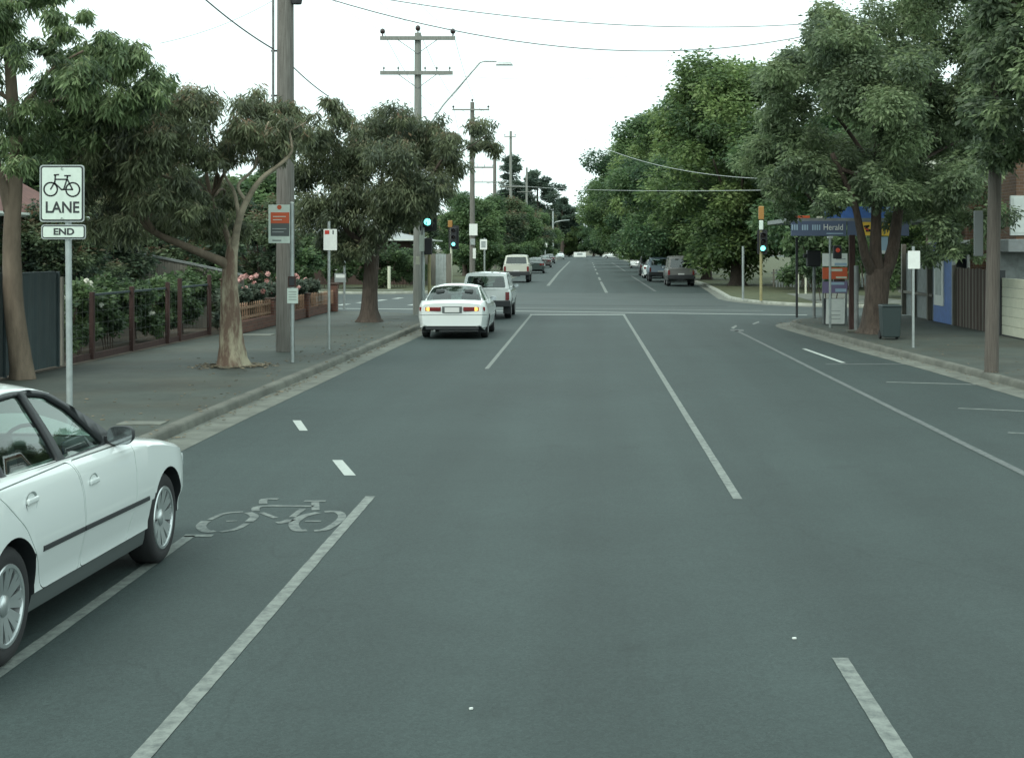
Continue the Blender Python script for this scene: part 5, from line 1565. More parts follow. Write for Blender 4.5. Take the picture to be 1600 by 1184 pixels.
# ------------------------------------------------------------------ trees and shrubs
def leaf_mesh(name, clumps, n_total, ll, lw, droop, cols, seed=1, tip=None, tip_z=None, shell=.35, keep=None, squash=.8):
    """many small leaf faces spread through the clumps; clumps: (x, y, z, r)"""
    rg = np.random.default_rng(seed)
    c = np.array([q[:3] for q in clumps], float); r = np.array([q[3] for q in clumps], float)
    p = r ** 2 / (r ** 2).sum()
    idx = rg.choice(len(c), n_total, p=p)
    d = rg.normal(size=(n_total, 3)); d /= np.linalg.norm(d, axis=1)[:, None]
    rad = (shell + (1 - shell) * rg.random(n_total) ** .6) * (1 + .18 * rg.normal(size=n_total))
    pos = c[idx] + d * np.array([1, 1, squash]) * (r[idx] * rad)[:, None]
    # leaf frame
    if droop > 0:
        ax = np.stack([rg.normal(size=n_total) * .45, rg.normal(size=n_total) * .45, -np.ones(n_total) * droop], 1) + d * .35
    else:
        ax = np.cross(d, rg.normal(size=(n_total, 3))) + d * .5 + np.array([0, 0, -.15])
    ax /= np.linalg.norm(ax, axis=1)[:, None]
    nn = d * 1.0 + rg.normal(size=(n_total, 3)) * .7 + np.array([0, 0, .4])
    sd = np.cross(ax, nn); sd /= np.linalg.norm(sd, axis=1)[:, None] + 1e-9
    nz_ = np.cross(sd, ax)
    s = (.5 + 1.0 * rg.random(n_total))[:, None]
    L_, W_2 = ll * s, lw * s * .5
    v = np.empty((n_total, 4, 3))
    v[:, 0] = pos
    v[:, 1] = pos + ax * L_ * .45 + sd * W_2 + nz_ * lw * .12
    v[:, 2] = pos + ax * L_
    v[:, 3] = pos + ax * L_ * .45 - sd * W_2 + nz_ * lw * .12
    cols = np.array(cols, float) * np.array([1.9, 2.0, 2.15])
    cw = rg.random(len(c))
    k = np.clip(cw[idx] * .75 + rg.random(n_total) * .45 - .1, 0, .999) * (len(cols) - 1)
    k0 = k.astype(int); fr = (k - k0)[:, None]
    col = cols[k0] * (1 - fr) + cols[np.minimum(k0 + 1, len(cols) - 1)] * fr
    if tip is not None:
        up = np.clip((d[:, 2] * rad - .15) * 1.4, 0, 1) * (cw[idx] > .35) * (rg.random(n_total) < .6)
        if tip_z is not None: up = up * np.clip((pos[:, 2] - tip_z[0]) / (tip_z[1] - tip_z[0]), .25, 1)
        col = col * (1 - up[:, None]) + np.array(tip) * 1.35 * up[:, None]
    col = col * (.8 + .4 * rg.random(n_total))[:, None]
    me = bpy.data.meshes.new(name)
    me.vertices.add(n_total * 4); me.loops.add(n_total * 4); me.polygons.add(n_total)
    me.vertices.foreach_set('co', v.reshape(-1))
    me.loops.foreach_set('vertex_index', np.arange(n_total * 4, dtype=np.int32))
    me.polygons.foreach_set('loop_start', np.arange(0, n_total * 4, 4, dtype=np.int32))
    me.update(calc_edges=True)
    at = me.attributes.new('leaf_colour', 'FLOAT_COLOR', 'POINT')
    c4 = np.ones((n_total, 4, 4)); c4[:, :, :3] = col[:, None, :]
    at.data.foreach_set('color', c4.reshape(-1))
    return me

def sub_clumps(blobs, k, f, seed, squash=.85):
    """break each blob (x,y,z,r) into k smaller clumps near its surface, so that the crown shows separate sprays"""
    rg = np.random.default_rng(seed); out = []
    for (x, y, z, r) in blobs:
        for _ in range(k):
            d = rg.normal(size=3); d /= np.linalg.norm(d)
            q = r * (.25 + .7 * rg.random())
            out.append((x + d[0] * q, y + d[1] * q, z + d[2] * q * squash, r * f * (.7 + .6 * rg.random())))
    return out

def blobs_px(lst, Z, depth, seed, reps=2):
    """photo outline (u, v, radius in px) -> round volume of blobs about depth Z"""
    rg = random.Random(seed); out = []
    us = [b[0] for b in lst]; mid = (min(us) + max(us)) / 2; half = max(1, (max(us) - min(us)) / 2)
    for (u, v, r) in lst:
        span = depth * math.sqrt(max(.05, 1 - ((u - mid) / half * .85) ** 2))
        for k in range(reps):
            dz = rg.uniform(-span, span) if reps > 1 else 0
            p = P(u + rg.uniform(-6, 6), v + rg.uniform(-6, 6), Z)
            out.append((p.x, Z + dz, p.z, r * Z / F_PX))
    return out

def limb(mb, pts, r0, r1, n=9, wob=.0, rg=R):
    q = crom([Vector(p) for p in pts], 5)
    m = len(q)
    q = [p + Vector((rg.uniform(-wob, wob), rg.uniform(-wob, wob), 0)) if 0 < i < m - 1 else p for i, p in enumerate(q)]
    mb.tube(q, [r0 + (r1 - r0) * (i / (m - 1)) ** .8 for i in range(m)], n)

def trunk_flare(mb, base, top, r, flare=1.5, n=14, lobes=5, seed=0, pts=None, rt=None):
    rg = random.Random(seed)
    line = crom(pts, 5) if pts else [Vector(base).lerp(Vector(top), i / 14) for i in range(15)]
    rt = rt or r * .8
    vs, fs = [], []
    L0 = line[0]
    m = len(line)
    ph = rg.uniform(0, 6)
    for i, p in enumerate(line):
        h = (p - L0).length
        for k in range(n):
            a = 2 * math.pi * k / n
            rr = (r + (rt - r) * i / (m - 1)) * (1 + (flare - 1) * math.exp(-h / .22) * (.75 + .5 * math.cos(lobes * a + ph))) * (1 + .05 * math.sin(3 * a + h * 3) + .03 * rg.uniform(-1, 1))
            vs.append((p.x + rr * math.cos(a), p.y + rr * math.sin(a), p.z))
    for i in range(m - 1):
        for k in range(n):
            fs.append((i * n + k, i * n + (k + 1) % n, (i + 1) * n + (k + 1) % n, (i + 1) * n + k))
    fs.append(tuple((m - 1) * n + k for k in range(n)))
    mb.add(vs, fs)

GUM = [(.038, .044, .028), (.062, .072, .038), (.088, .10, .05), (.12, .132, .066)]
GUMTIP = (.19, .115, .075)

def tree_root(name, base, label, group=None):
    t = empty(name, base); return tag(t, label, 'tree', group)
def place(mb, base):
    mb.v = [(x - base[0], y - base[1], z - base[2]) for x, y, z in mb.v]; return mb
def rel(cl, base): return [(x - base[0], y - base[1], z - base[2], r) for x, y, z, r in cl]
def branches(mb, fork, blobs, r0, seed, every=2):
    rg = random.Random(seed)
    for i, (x, y, z, r) in enumerate(blobs):
        if i % every: continue
        a, b = Vector(fork), Vector((x, y, z))
        m1 = a.lerp(b, .4) + Vector((rg.uniform(-.3, .3), rg.uniform(-.3, .3), rg.uniform(.0, .5)))
        limb(mb, [a, m1, b], r0 * rg.uniform(.6, 1), .015, 7, .02, rg)

# --- second tree from the left: gum with bare pale limbs
B = G(363, 572, KH); Z2 = B.y
t = tree_root('street_tree', B, 'gum tree with mottled pale trunk and bare limbs beside the thick pole')
mb = MB()
trunk_flare(mb, None, None, .245, 1.45, seed=2, pts=[B, P(361, 530, Z2), P(360, 480, Z2), P(359, 430, Z2), P(362, 395, Z2), P(364, 370, Z2)], rt=.075)
place(mb, B).build('trunk', M['bark_gum'], t, smooth=True)
fork = P(362, 400, Z2)
lst = [(160, 205, 42), (215, 185, 45), (275, 170, 42), (330, 172, 40), (385, 165, 36), (425, 180, 36), (150, 260, 45), (205, 250, 50), (260, 240, 50), (312, 225, 42), (360, 205, 34), (165, 315, 40), (215, 310, 46), (268, 300, 42), (315, 285, 30),
       (190, 360, 30), (240, 350, 34), (290, 345, 26), (330, 340, 20), (350, 355, 22), (330, 325, 26), (300, 365, 22), (372, 240, 24), (345, 250, 26), (385, 195, 28), (425, 230, 26), (400, 205, 26), (335, 305, 22), (440, 200, 30)]
bl = blobs_px(lst, Z2, 2.1, 5, 2)
br = MB()
limb(br, [P(360, 425, Z2), P(352, 412, Z2 - .05), P(330, 402, Z2 - .2), P(290, 385, Z2 - .5), P(240, 362, Z2 - .6), P(205, 330, Z2 - .7)], .118, .045, 10)
limb(br, [P(360, 415, Z2), fork, P(352, 360, Z2 + .3), P(330, 310, Z2 + .6), P(318, 240, Z2 + .7)], .085, .03, 9)
limb(br, [P(240, 362, Z2 - .6), P(200, 290, Z2 - .9), P(180, 230, Z2 - .9)], .06, .02, 8)
branches(br, P(330, 310, Z2 + .6), bl[::2], .05, 3, 3)
place(br, B).build('limb', M['bark_tan'], t, smooth=True)
b2_ = MB()
limb(b2_, [P(362, 420, Z2), P(365, 395, Z2), P(372, 350, Z2 - .2), P(385, 315, Z2 - .3), P(408, 280, Z2 - .4), P(440, 255, Z2 - .4), P(456, 235, Z2 - .4), P(452, 205, Z2 - .4)], .095, .018, 10)
limb(b2_, [P(385, 315, Z2 - .3), P(372, 290, Z2 - .2), P(398, 262, Z2), P(405, 230, Z2), P(420, 190, Z2)], .04, .012, 8)
limb(b2_, [P(374, 345, Z2 - .2), P(366, 300, Z2 - .1), P(350, 270, Z2), P(345, 220, Z2)], .045, .012, 8)
limb(b2_, [P(452, 205, Z2 - .4), P(480, 190, Z2 - .4), P(512, 160, Z2 - .4)], .02, .008, 6)
place(b2_, B).build('bare_limb', M['limb_pale'], t, smooth=True)
bl += blobs_px([(508, 152, 20), (520, 172, 12), (495, 180, 12), (480, 205, 14)], Z2 - .4, .2, 6, 1)
cl = sub_clumps(bl, 9, .5, 8)
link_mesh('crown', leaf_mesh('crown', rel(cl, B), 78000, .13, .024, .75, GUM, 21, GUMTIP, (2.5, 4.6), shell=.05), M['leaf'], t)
lit = MB(); rg = random.Random(4)
for _ in range(230):
    a = rg.uniform(0, 6.28); d = .32 + abs(rg.gauss(0, .22)); s = rg.uniform(.02, .05)
    lit.box((B.x + math.cos(a) * d * 1.15, B.y + math.sin(a) * d, KH + .012 + rg.uniform(0, .02)), (s * 2, s, .006), rot=Matrix.Rotation(rg.uniform(0, 6), 3, 'Z') @ Matrix.Rotation(rg.uniform(-.5, .5), 3, 'X'))
tag(lit.build('leaf_litter', M['litter']), kind='stuff', label='dry leaf and bark litter round the mottled gum trunk', cat='leaf litter')

# --- leftmost leaning tree
B = G(36, 592, KH); Z1 = B.y
t = tree_root('street_tree', B, 'leaning tan-trunked tree at the left edge behind the bicycle sign')
mb = MB(); trunk_flare(mb, None, None, .185, 1.25, seed=3, pts=[B, P(28, 530, Z1), P(20, 450, Z1), P(18, 370, Z1), P(22, 310, Z1), P(26, 240, Z1), P(20, 170, Z1), P(16, 100, Z1), P(12, 20, Z1), P(20, -60, Z1)], rt=.06)
place(mb, B).build('trunk', M['bark_tan'], t, smooth=True)
br = MB()
limb(br, [P(16, 330, Z1), P(2, 280, Z1 - .1), P(-15, 220, Z1)], .11, .05, 9)
limb(br, [P(24, 180, Z1), P(50, 150, Z1 - .3), P(80, 110, Z1 - .3), P(130, 80, Z1 - .5)], .05, .02, 8)
limb(br, [P(24, 180, Z1), P(60, 165, Z1 + .3), P(140, 140, Z1 + .3), P(200, 110, Z1 + .5)], .05, .02, 8)
limb(br, [P(22, 160, Z1), P(-10, 140, Z1), P(-60, 110, Z1)], .05, .02, 8)
place(br, B).build('limb', M['bark_tan'], t, smooth=True)
lst = [(60, 105, 30), (110, 75, 36), (110, 120, 34), (160, 95, 36), (205, 85, 34), (228, 110, 26), (190, 130, 30), (10, 20, 40), (15, 70, 24), (40, 45, 14), (128, 40, 22), (140, 25, 14), (30, -40, 60), (-60, 30, 70), (-70, 120, 60), (-40, 190, 50), (60, 180, 36), (110, 165, 32), (60, 225, 34), (30, 250, 24), (90, 260, 26), (-10, -110, 70), (90, 140, 36), (150, 148, 36), (200, 160, 34), (238, 148, 26), (42, 140, 28), (20, 205, 36), (120, 200, 38), (170, 188, 36), (75, 75, 26), (95, 45, 20), (175, 60, 22), (45, 20, 22)]
bl = blobs_px(lst, Z1, 1.6, 15, 2)
cl = sub_clumps(bl, 9, .5, 18)
link_mesh('crown', leaf_mesh('crown', rel(cl, B), 80000, .13, .026, .75, [(.03, .045, .025), (.055, .08, .034), (.09, .125, .05), (.135, .17, .075)], 31, GUMTIP, (4.2, 2.6), shell=.05), M['leaf'], t)

# --- third tree: dense red-tipped crown
B = G(577, 503, KH); Z3 = B.y
t = tree_root('street_tree', B, 'dense red-tipped gum tree left of the waiting white sedan')
mb = MB(); trunk_flare(mb, None, None, .25, 1.6, seed=5, pts=[B, P(577, 470, Z3), P(580, 430, Z3), P(582, 390, Z3)], rt=.2)
place(mb, B).build('trunk', M['bark_brown'], t, smooth=True)
lst = [(478, 225, 30), (515, 225, 36), (548, 205, 34), (592, 195, 38), (640, 192, 36), (682, 202, 32), (708, 225, 26), (480, 275, 36), (520, 270, 42), (565, 250, 46), (612, 240, 48), (660, 240, 44), (700, 258, 30), (482, 330, 32), (525, 325, 42), (570, 310, 46), (615, 300, 48), (660, 295, 42), (693, 292, 26), (505, 375, 28), (548, 365, 34), (600, 350, 40), (640, 330, 26), (540, 395, 20), (575, 385, 26)  , (755, 205, 20), (768, 222, 18), (745, 222, 14), (730, 225, 14)]
bl = blobs_px(lst, Z3, 2.6, 25, 2)
br = MB()
for q in ((540, 300), (600, 250), (650, 280), (500, 300), (560, 350), (690, 250)):
    limb(br, [P(582, 392, Z3), P((582 + q[0]) / 2, (392 + q[1]) / 2 + 12, Z3), P(q[0], q[1], Z3 + R.uniform(-1.2, 1.2))], .13, .03, 8)
limb(br, [P(690, 250, Z3), P(725, 235, Z3), P(760, 212, Z3)], .03, .012, 6)
place(br, B).build('limb', M['bark_brown'], t, smooth=True)
cl = sub_clumps(bl, 9, .48, 28)
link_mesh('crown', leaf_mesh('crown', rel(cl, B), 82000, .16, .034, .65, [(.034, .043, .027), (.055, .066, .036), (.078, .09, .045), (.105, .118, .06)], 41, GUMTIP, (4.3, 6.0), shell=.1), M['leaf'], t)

# --- forked tree on the right
B = G(1368, 521, KH); Zr = B.y
t = tree_root('street_tree', B, 'big dark-leaved tree with forked brown trunk beside the wheelie bin')
mb = MB(); trunk_flare(mb, None, None, .31, 1.6, seed=7, pts=[B, P(1367, 490, Zr), P(1370, 455, Zr), P(1374, 420, Zr)], rt=.30, lobes=4)
place(mb, B).build('trunk', M['bark_brown'], t, smooth=True)
br = MB()
limb(br, [P(1366, 432, Zr), P(1352, 400, Zr - .3), P(1344, 360, Zr - .5), P(1332, 310, Zr - .7), P(1300, 240, Zr - 1)], .15, .06, 10)
limb(br, [P(1373, 430, Zr), P(1368, 395, Zr), P(1369, 340, Zr), P(1368, 270, Zr), P(1375, 180, Zr)], .20, .08, 10)
limb(br, [P(1380, 430, Zr), P(1394, 395, Zr + .2), P(1402, 340, Zr + .4), P(1412, 270, Zr + .6), P(1440, 180, Zr + .8)], .21, .08, 10)
for q in ((1280, 150), (1250, 250), (1340, 90), (1460, 120), (1500, 220), (1430, 60), (1530, 150), (1480, 280)):
    limb(br, [P(1385, 300, Zr), P((1385 + q[0]) / 2, (280 + q[1]) / 2, Zr + R.uniform(-1, 1)), P(q[0], q[1], Zr + R.uniform(-3, 3))], .09, .025, 7)
place(br, B).build('limb', M['bark_brown'], t, smooth=True)
DARK = [(.046, .062, .036), (.07, .092, .047), (.097, .126, .06), (.13, .162, .076)]
lst = [(1300, 62, 46), (1350, 40, 52), (1410, 20, 56), (1470, 5, 60), (1285, 105, 44), (1330, 110, 54), (1390, 95, 60), (1450, 85, 62), (1510, 80, 60), (1250, 160, 46), (1300, 170, 54), (1360, 165, 60), (1425, 160, 62), (1490, 155, 62), (1235, 215, 42), (1285, 228, 52), (1345, 228, 56), (1408, 225, 58), (1470, 225, 58), (1525, 225, 50),
       (1228, 265, 36), (1268, 285, 42), (1320, 285, 46), (1375, 280, 46), (1430, 285, 48), (1485, 285, 48), (1262, 318, 26), (1305, 312, 24), (1425, 335, 36), (1465, 345, 38), (1500, 340, 34), (1440, 375, 26), (1400, 320, 26), (1480, 385, 22), (1455, 400, 18), (1390, -50, 60), (1470, -60, 60), (1320, 0, 30), (1425, 395, 16), (1215, 135, 40), (1208, 180, 42), (1205, 235, 42), (1200, 280, 30), (1240, 100, 34), (1360, 300, 34), (1395, 300, 36), (1340, 265, 40), (1410, 262, 40), (1375, 255, 44), (1290, 30, 40), (1260, 75, 38), (1225, 110, 34), (1535, 30, 50), (1530, -30, 50), (1545, 130, 50)]
bl = blobs_px(lst, Zr, 3.8, 35, 2)
cl = sub_clumps(bl, 5, .5, 38)
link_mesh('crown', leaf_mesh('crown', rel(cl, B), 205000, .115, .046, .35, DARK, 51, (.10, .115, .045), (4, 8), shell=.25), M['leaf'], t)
# --- nearer tree leaning in from the right edge
B = Vector((10.2, 24.5, KH)); Zq = 24.5
t = tree_root('street_tree', B, 'tree whose crown hangs into the upper right corner')
mb = MB(); trunk_flare(mb, B, B + Vector((0, 0, 4.2)), .26, 1.5, seed=9); place(mb, B).build('trunk', M['bark_brown'], t, smooth=True)
lst = [(1560, 20, 60), (1620, 40, 80), (1590, 100, 64), (1650, 120, 80), (1700, 60, 90), (1580, 170, 50), (1630, 200, 64), (1550, -60, 80), (1640, -80, 90), (1600, 240, 36), (1690, 220, 70), (1540, 90, 40), (1760, 120, 80), (1730, -20, 80)]
bl = blobs_px(lst, Zq, 2.2, 45, 2)
br = MB(); branches(br, B + Vector((0, 0, 4.1)), bl, .1, 5, 3); place(br, B).build('limb', M['bark_brown'], t, smooth=True)
cl = sub_clumps(bl, 5, .5, 48)
link_mesh('crown', leaf_mesh('crown', rel(cl, B), 62000, .12, .05, .35, DARK, 61, shell=.25), M['leaf'], t)

# --- generic broad crowns shared by trees further off
def generic_crown(name, h, w, seed, n, ll, lw, cols, droop=.2, low=.2, kk=40, **kw):
    rg = random.Random(seed); bl = []
    for _ in range(kk):
        a = rg.uniform(0, 6.283); f = rg.random()
        z = h * (low + (1 - low) * f)
        prof = math.sin(math.pi * min(1, (f * .8 + .16))) ** .7
        d = w / 2 * prof * rg.uniform(.25, .92)
        bl.append((math.cos(a) * d, math.sin(a) * d, z - h * .06, w * .135 * rg.uniform(.7, 1.25)))
    cl = sub_clumps(bl, 4, .6, seed + 1)
    return leaf_mesh(name, cl, n, ll, lw, droop, cols, seed + 2, shell=.45, squash=.72, **kw)
ELM = [(.028, .048, .022), (.052, .08, .03), (.085, .12, .04), (.135, .172, .06)]
ELM2 = [(.022, .042, .024), (.04, .07, .03), (.065, .10, .038), (.10, .14, .052)]
elm = [generic_crown('crown', 13.5, 12.5, 100, 95000, .25, .125, ELM, low=.2, kk=54), generic_crown('crown', 14, 12, 110, 90000, .25, .125, ELM2, low=.2, kk=52)]
for m_ in elm: m_.materials.append(M['leaf'])
def trunk_mesh(h, r, seed, nb=6, spread=3.0):
    rg = random.Random(seed); mb = MB()
    trunk_flare(mb, Vector((0, 0, 0)), Vector((rg.uniform(-.2, .2), 0, h)), r, 1.5, seed=seed)
    for k in range(nb):
        a = 2 * math.pi * k / nb + rg.uniform(-.4, .4)
        limb(mb, [(0, 0, h * .9), (math.cos(a) * spread * .4, math.sin(a) * spread * .4, h * 1.5), (math.cos(a) * spread, math.sin(a) * spread, h * 2.3)], r * .5, .04, 7, 0, rg)
    me = mb.mesh('trunk'); me.polygons.foreach_set('use_smooth', [True] * len(me.polygons)); me.materials.append(M['bark_brown']); return me
tk = [trunk_mesh(3.2, .42, 1, 6, 3.4), trunk_mesh(3.0, .36, 2, 6, 3.2)]
def far_tree(x, y, s, kind, rz, label, group, crown=None, trunk=None, name='street_tree', sz=None, lean=0.0):
    t = tree_root(name, (x, y, KH), label, group); t.scale = (s, s, sz or s)
    for nm, me in (('trunk', trunk or tk[kind]), ('crown', crown or elm[kind])):
        o = bpy.data.objects.new(nm, me); COL.objects.link(o); o.parent = t; o.rotation_euler.z = rz
        if nm == 'crown': o.location.x = lean
    return t
gr_ = 'tall trees lining the far right kerb'
names = ['tallest leafy tree first behind the yellow-poled signal', 'second tall leafy tree in the right row, over the grey-beige van', 'third tall leafy tree in the right row, reaching over the road', 'fourth leafy tree along the far right kerb', 'fifth leafy tree along the far right kerb', 'sixth leafy tree along the far right kerb', 'seventh leafy tree along the far right kerb', 'farthest leafy tree of the right row']
for i, (x, y, s, k) in enumerate(((8.9, 88, .98, 0), (8.4, 104, .93, 1), (8.6, 124, 1.02, 0), (8.4, 146, 1.06, 1), (8.2, 175, 1.1, 0), (8, 212, 1.12, 1), (8, 255, 1.12, 0), (8, 310, 1.15, 1))):
    far_tree(x, y, s, k, i * 1.9 + .8, names[i], gr_, lean=-1.4 if i else -.6)
far_tree(13.6, 80, .97, 1, 2.6, 'full leafy tree filling the gap right of the yellow-poled signal', gr_)
far_tree(17.5, 84, .95, 1, 4.0, 'dark leafy tree behind the picket fence', gr_)
far_tree(16, 66, .62, 0, 2.0, 'lower tree between the picket fence and the corner shop', gr_)
far_tree(21, 104, 1.0, 0, 5.0, 'leafy tree set back behind the right row', gr_)
sm = [generic_crown('crown', 6.0, 6.6, 200, 42000, .2, .1, [(.025, .045, .022), (.045, .075, .03), (.075, .11, .042), (.11, .15, .062)], low=.22, kk=34), generic_crown('crown', 6.2, 6.2, 210, 42000, .2, .09, [(.022, .035, .024), (.04, .058, .032), (.062, .085, .042), (.09, .115, .055)], low=.2, kk=34, tip=(.12, .08, .05))]
for m_ in sm: m_.materials.append(M['leaf'])
tks = [trunk_mesh(1.7, .2, 3, 6, 1.6), trunk_mesh(1.6, .2, 4, 6, 1.5)]
gl_ = 'small trees lining the far left kerb'
names = ['first small round tree on the far left kerb behind the notices', 'second small round tree on the far left kerb', 'third small round tree on the far left kerb', 'fourth small round tree on the far left kerb', 'fifth small round tree on the far left kerb', 'sixth small tree on the far left kerb', 'last small tree on the far left kerb']
for i, (x, y, s, k) in enumerate(((-9.6, 119, 1.02, 0), (-8.7, 132, 1.08, 0), (-8.2, 148, 1.1, 1), (-8.2, 172, 1.2, 0), (-8.4, 205, 1.25, 1), (-8.5, 250, 1.35, 0), (-8.5, 300, 1.5, 1))):
    far_tree(x, y, s, k, i * 2.3, names[i], gl_, sm[k], tks[k])
gg = 'trees in the left gardens'
for i, (x, y, s, k, lb) in enumerate(((-13.2, 39.3, .62, 1, 'dark garden tree behind the swooping paling fence'), (-12.6, 47.0, .72, 1, 'garden tree behind the rose bushes by the brick fence'), (-15.8, 45.5, .95, 0, 'larger garden tree behind the mottled gum'), (-11.6, 53.5, .62, 1, 'garden tree beyond the end of the brick fence'),
        (-17.5, 55, 1.05, 1, 'tall dark garden tree left of the thick pole'), (-14.5, 66, .9, 0, 'tree across the side street behind the red-tipped gum'), (-18, 83.5, 1.0, 1, 'dark tree before the brown corner house'), (-12.0, 83, .45, 0, 'low bushy tree on the far left corner'), (-12.0, 104, .8, 1, 'tree beyond the pale board fence'), (-13.0, 36.8, .45, 1, 'small dark tree close behind the wire garden fence'), (-11.9, 33.2, .5, 1, 'dark shrubby tree between the house and the wire fence'))):
    far_tree(x, y, s, k, i * 1.7, lb, gg, sm[k], tks[k], 'garden_tree')
ge = 'dark trees closing the end of the road'
for i, (x, y, s, k) in enumerate(((-14, 392, 1.05, 1), (-6, 405, .9, 0), (2, 400, .85, 1), (10, 398, .95, 0), (20, 405, 1.2, 1), (-24, 410, 1.25, 0), (32, 410, 1.2, 0), (-36, 400, 1.25, 1))):
    far_tree(x, y, s, k, i * 2.1, ['dark tree left of the road end', 'dark tree just left of centre at the road end', 'dark tree behind the pale end board', 'dark tree behind the distant crossing cars', 'dark tree right of the road end', 'second dark tree left of the road end', 'second dark tree right of the road end', 'third dark tree left of the road end'][i], ge, name='distant_tree')
for i, (x, y, s) in enumerate(((-16, 408, 1.5), (-9, 412, 1.45), (-2.5, 409, 1.5), (4, 412, 1.5), (11, 409, 1.45), (18, 412, 1.5), (-24, 412, 1.6))):
    far_tree(x, y, s, i % 2, i * 1.3, ['low dark tree left in the belt closing the road', 'low dark tree second from left in the belt closing the road', 'low dark tree behind the left half of the end board', 'low dark tree behind the right half of the end board', 'low dark tree behind the distant white crossing car', 'low dark tree right in the belt closing the road', 'low dark tree farthest left in the belt closing the road'][i], ge, sm[i % 2], tks[i % 2], 'distant_tree')
# tall pines on the left skyline
def pine(x, y, h, w, seed, label, round_top=False):
    rg = random.Random(seed); cl = []
    for k in range(70 if not round_top else 60):
        f = rg.random()
        a = rg.uniform(0, 6.28)
        if round_top:
            z = h * (.45 + .5 * f); d = w * .5 * math.sin(math.pi * (.15 + .8 * f)) * rg.uniform(.3, 1)
        else:
            lev = int(f * 9) / 9; z = h * (.3 + .68 * lev); d = w * .5 * (1 - lev * .85) * rg.uniform(.3, 1)
        cl.append((math.cos(a) * d, math.sin(a) * d, z, h * .045 * rg.uniform(.7, 1.3)))
    t = tree_root('pine_tree', (x, y, KH), label, 'pines on the left skyline')
    mb = MB(); limb(mb, [(0, 0, 0), (.1, 0, h * .5), (0, 0, h * .97)], .45, .08, 8); mb.build('trunk', M['bark_brown'], t, smooth=True)
    link_mesh('crown', leaf_mesh('crown', cl, 16000, .55, .16, .1, [(.03, .045, .035), (.045, .065, .045), (.07, .092, .06)], seed, squash=.55), M['leaf'], t)
pine(P(800, 0, 300).x, 300, 22.0, 9, 301, 'tall layered pine on the left skyline')
pine(P(838, 0, 300).x, 305, 18.5, 13, 302, 'dark round-topped pine on the left skyline', True)
pine(P(878, 0, 330).x, 330, 13.5, 8, 303, 'small dark pine nearest the road on the skyline', True)

# --- shrubs, roses and hedges in the left gardens
def shrub_mesh(seed, w, h, n, cols, ll=.09, lw=.05):
    rg = random.Random(seed)
    bl = [(rg.uniform(-w / 2, w / 2) * .8, rg.uniform(-.3, .3), h * rg.uniform(.25, .85), h * rg.uniform(.16, .26)) for _ in range(14)]
    return leaf_mesh('foliage', sub_clumps(bl, 4, .5, seed), n, ll, lw, .1, cols, seed)
SHR = [(.028, .045, .025), (.05, .075, .032), (.08, .115, .045)]
sh = [shrub_mesh(400 + k, 1.7, 1.35, 8000, SHR) for k in range(3)] + [shrub_mesh(410, 1.5, 1.1, 7000, [(.03, .04, .03), (.06, .075, .05), (.10, .115, .08)])]
for m_ in sh: m_.materials.append(M['leaf'])
stem_b = MB()
for k in range(5): stem_b.tube([(k * .12 - .24, 0, 0), (k * .2 - .4, .05, .6), (k * .28 - .56, 0, 1.0)], .012, 5)
stem_me = stem_b.mesh('stem'); stem_me.materials.append(M['bark_brown'])
def flower_mesh(seed, n, w, h, m, size=.07):
    rg = random.Random(seed); mb = MB()
    for _ in range(n):
        c = Vector((rg.uniform(-w / 2, w / 2), rg.uniform(-.4, -.1), h * rg.uniform(.5, 1.05)))
        for k in range(9):
            a = rg.uniform(0, 6.28); e = rg.uniform(-.5, 1.2)
            d = Vector((math.cos(a) * math.cos(e), math.sin(a) * math.cos(e), math.sin(e)))
            s = d.orthogonal().normalized() * size * .6; u_ = d.cross(s).normalized() * size * .6
            q = c + d * size * .5
            mb.add([q - s - u_, q + s - u_, q + s * .8 + u_, q - s * .8 + u_], [(0, 1, 2, 3)])
    return mb
def shrub(x, y, k, rz, s, label, flowers=None, group='shrubs in the left gardens', sz=None):
    t = empty('garden_shrub', (x, y, KH), rz); t.scale = (s, s, sz or s); tag(t, label, 'shrub', group)
    for nm, me in (('stem', stem_me), ('foliage', sh[k])):
        o = bpy.data.objects.new(nm, me); COL.objects.link(o); o.parent = t
    if flowers:
        mb = flower_mesh(int(abs(x * 100) + y * 7), flowers[0], 1.5, 1.3, None, flowers[2]); mb.build('blossom', flowers[1], t)
    return t
H90 = math.radians(90)
lab = ['leafy shrub at the near end of the wire garden fence', 'leafy shrub behind the first dark fence post', 'leafy shrub behind the second dark fence post', 'leafy shrub behind the middle of the wire fence', 'leafy shrub behind the narrow gap of the wire fence', 'leafy shrub at the far end of the wire fence']
for i, y in enumerate((28.9, 30.7, 32.4, 34.2, 36.0, 37.8)):
    shrub(fx(y) - .75, y, i % 3, H90 + .2 * (i % 2), 1.0 + .12 * (i % 3), lab[i], (6, M['petal_white'], .055) if i in (0, 1, 3) else None)
lab = ['pink rose bush first past the brick pier', 'pink rose bush left of the thick pole', 'pink rose bush behind the thick pole', 'pale rose bush between the pole and the bus stop', 'rose bush behind the pickets, second from their far end', 'rose bush behind the far end of the pickets']
for i, y in enumerate((40.2, 41.9, 43.6, 45.4, 47.2, 49.2)):
    shrub(bx_(y) - .55, y, 3, H90 + .3, 1.05, lab[i], (9 if i < 3 else 4, M['petal_pink'], .085))
shrub(bx_(42) - 1.6, 41.2, 1, .3, 1.3, 'tall shrub with white flowers behind the pink roses', (5, M['petal_white'], .08))
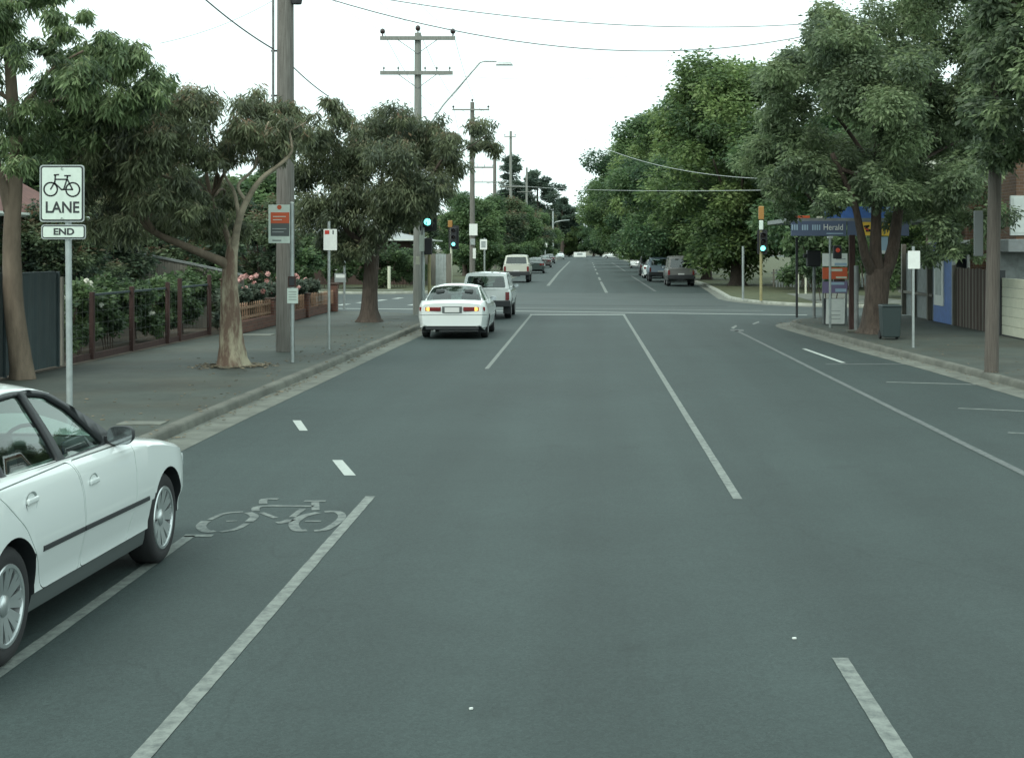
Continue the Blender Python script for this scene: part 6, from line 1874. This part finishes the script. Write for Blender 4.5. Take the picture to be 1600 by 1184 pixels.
shrub(-11.3, 82.2, 0, 0, 1.7, 'low green shrub beside the cream marker post'); shrub(-10.3, 83.0, 1, .5, 1.3, 'low green shrub behind the near left signal'); shrub(-9.9, 94, 2, .5, 1.6, 'low shrub behind the far left signal pole')
shrub(9.9, 62, 2, .2, 1.9, 'round shrub beside the corner shop signals', group='shrubs on the right', sz=2.6); shrub(12.6, 66, 0, .8, 2.0, 'dark hedge shrub behind the two pale posts', group='shrubs on the right', sz=2.6); shrub(11.3, 75, 1, .8, 2.2, 'dark shrub behind the yellow signal pole', group='shrubs on the right', sz=2.4)

for i, (x, y, s_, k, lb) in enumerate(((-13.6, 80.8, 2.0, 1, 'dark hedge shrub left of the cream marker post'), (-15.9, 81.5, 2.2, 2, 'tall dark hedge shrub seen past the brick pier'), (-18.4, 82, 2.3, 0, 'leftmost dark hedge shrub across the side street'), (-10.2, 87.0, 1.5, 0, 'dark shrub under the grey eaves of the corner house'), (-9.7, 87.6, .9, 1, 'small shrub at the left end of the pale board fence'))):
    shrub(x, y, k, i * .4, s_, lb, group='shrubs on the far left corner', sz=s_ * 1.15)
# dry leaves along the kerbs: uncountable scatter
lit = MB(); rg = random.Random(14)
for _ in range(900):
    left = rg.random() < .65
    y = rg.uniform(13, 46)
    if left: x = np.interp(y, [12, 20, 36, 44], [-5.02, -5.0, -4.8, -4.7]) + (rg.gauss(.08, .06) if rg.random() < .45 else -abs(rg.gauss(.3, 1.1)))
    else: x = np.interp(y, [12, 22, 33, 43], [7.6, 7.15, 6.5, 5.98]) + (-rg.gauss(.08, .06) if rg.random() < .4 else abs(rg.gauss(.3, 1.2)))
    kerb = np.interp(y, [12, 20, 36, 44], [-5.02, -5.0, -4.8, -4.7]) if left else np.interp(y, [12, 22, 33, 43], [7.6, 7.15, 6.5, 5.98])
    on = (x < kerb - .06) if left else (x > kerb + .06)
    s_ = rg.uniform(.012, .03)
    lit.box((x, y, (KH if on else .02) + rg.uniform(.004, .01)), (s_ * 2.2, s_, .004), rot=Matrix.Rotation(rg.uniform(0, 6), 3, 'Z') @ Matrix.Rotation(rg.uniform(-.4, .4), 3, 'X'))
tag(lit.build('fallen_leaves', M['litter']), kind='stuff', label='dry fallen leaves scattered along kerbs and footpaths', cat='leaf litter')

for i, (x, y, s_, k) in enumerate(((13.2, 90, 2.3, 0), (16.4, 90.5, 2.4, 1), (19.8, 91, 2.4, 2), (23.5, 91, 2.5, 0))):
    shrub(x, y, k, i * .5, s_, ['dark hedge shrub behind the left end of the pale picket fence', 'dark hedge shrub behind the right end of the pale picket fence', 'dark hedge shrub seen beside the poster boards', 'dark hedge shrub deepest behind the corner shop'][i], group='hedge behind the picket fence', sz=s_ * 1.2)
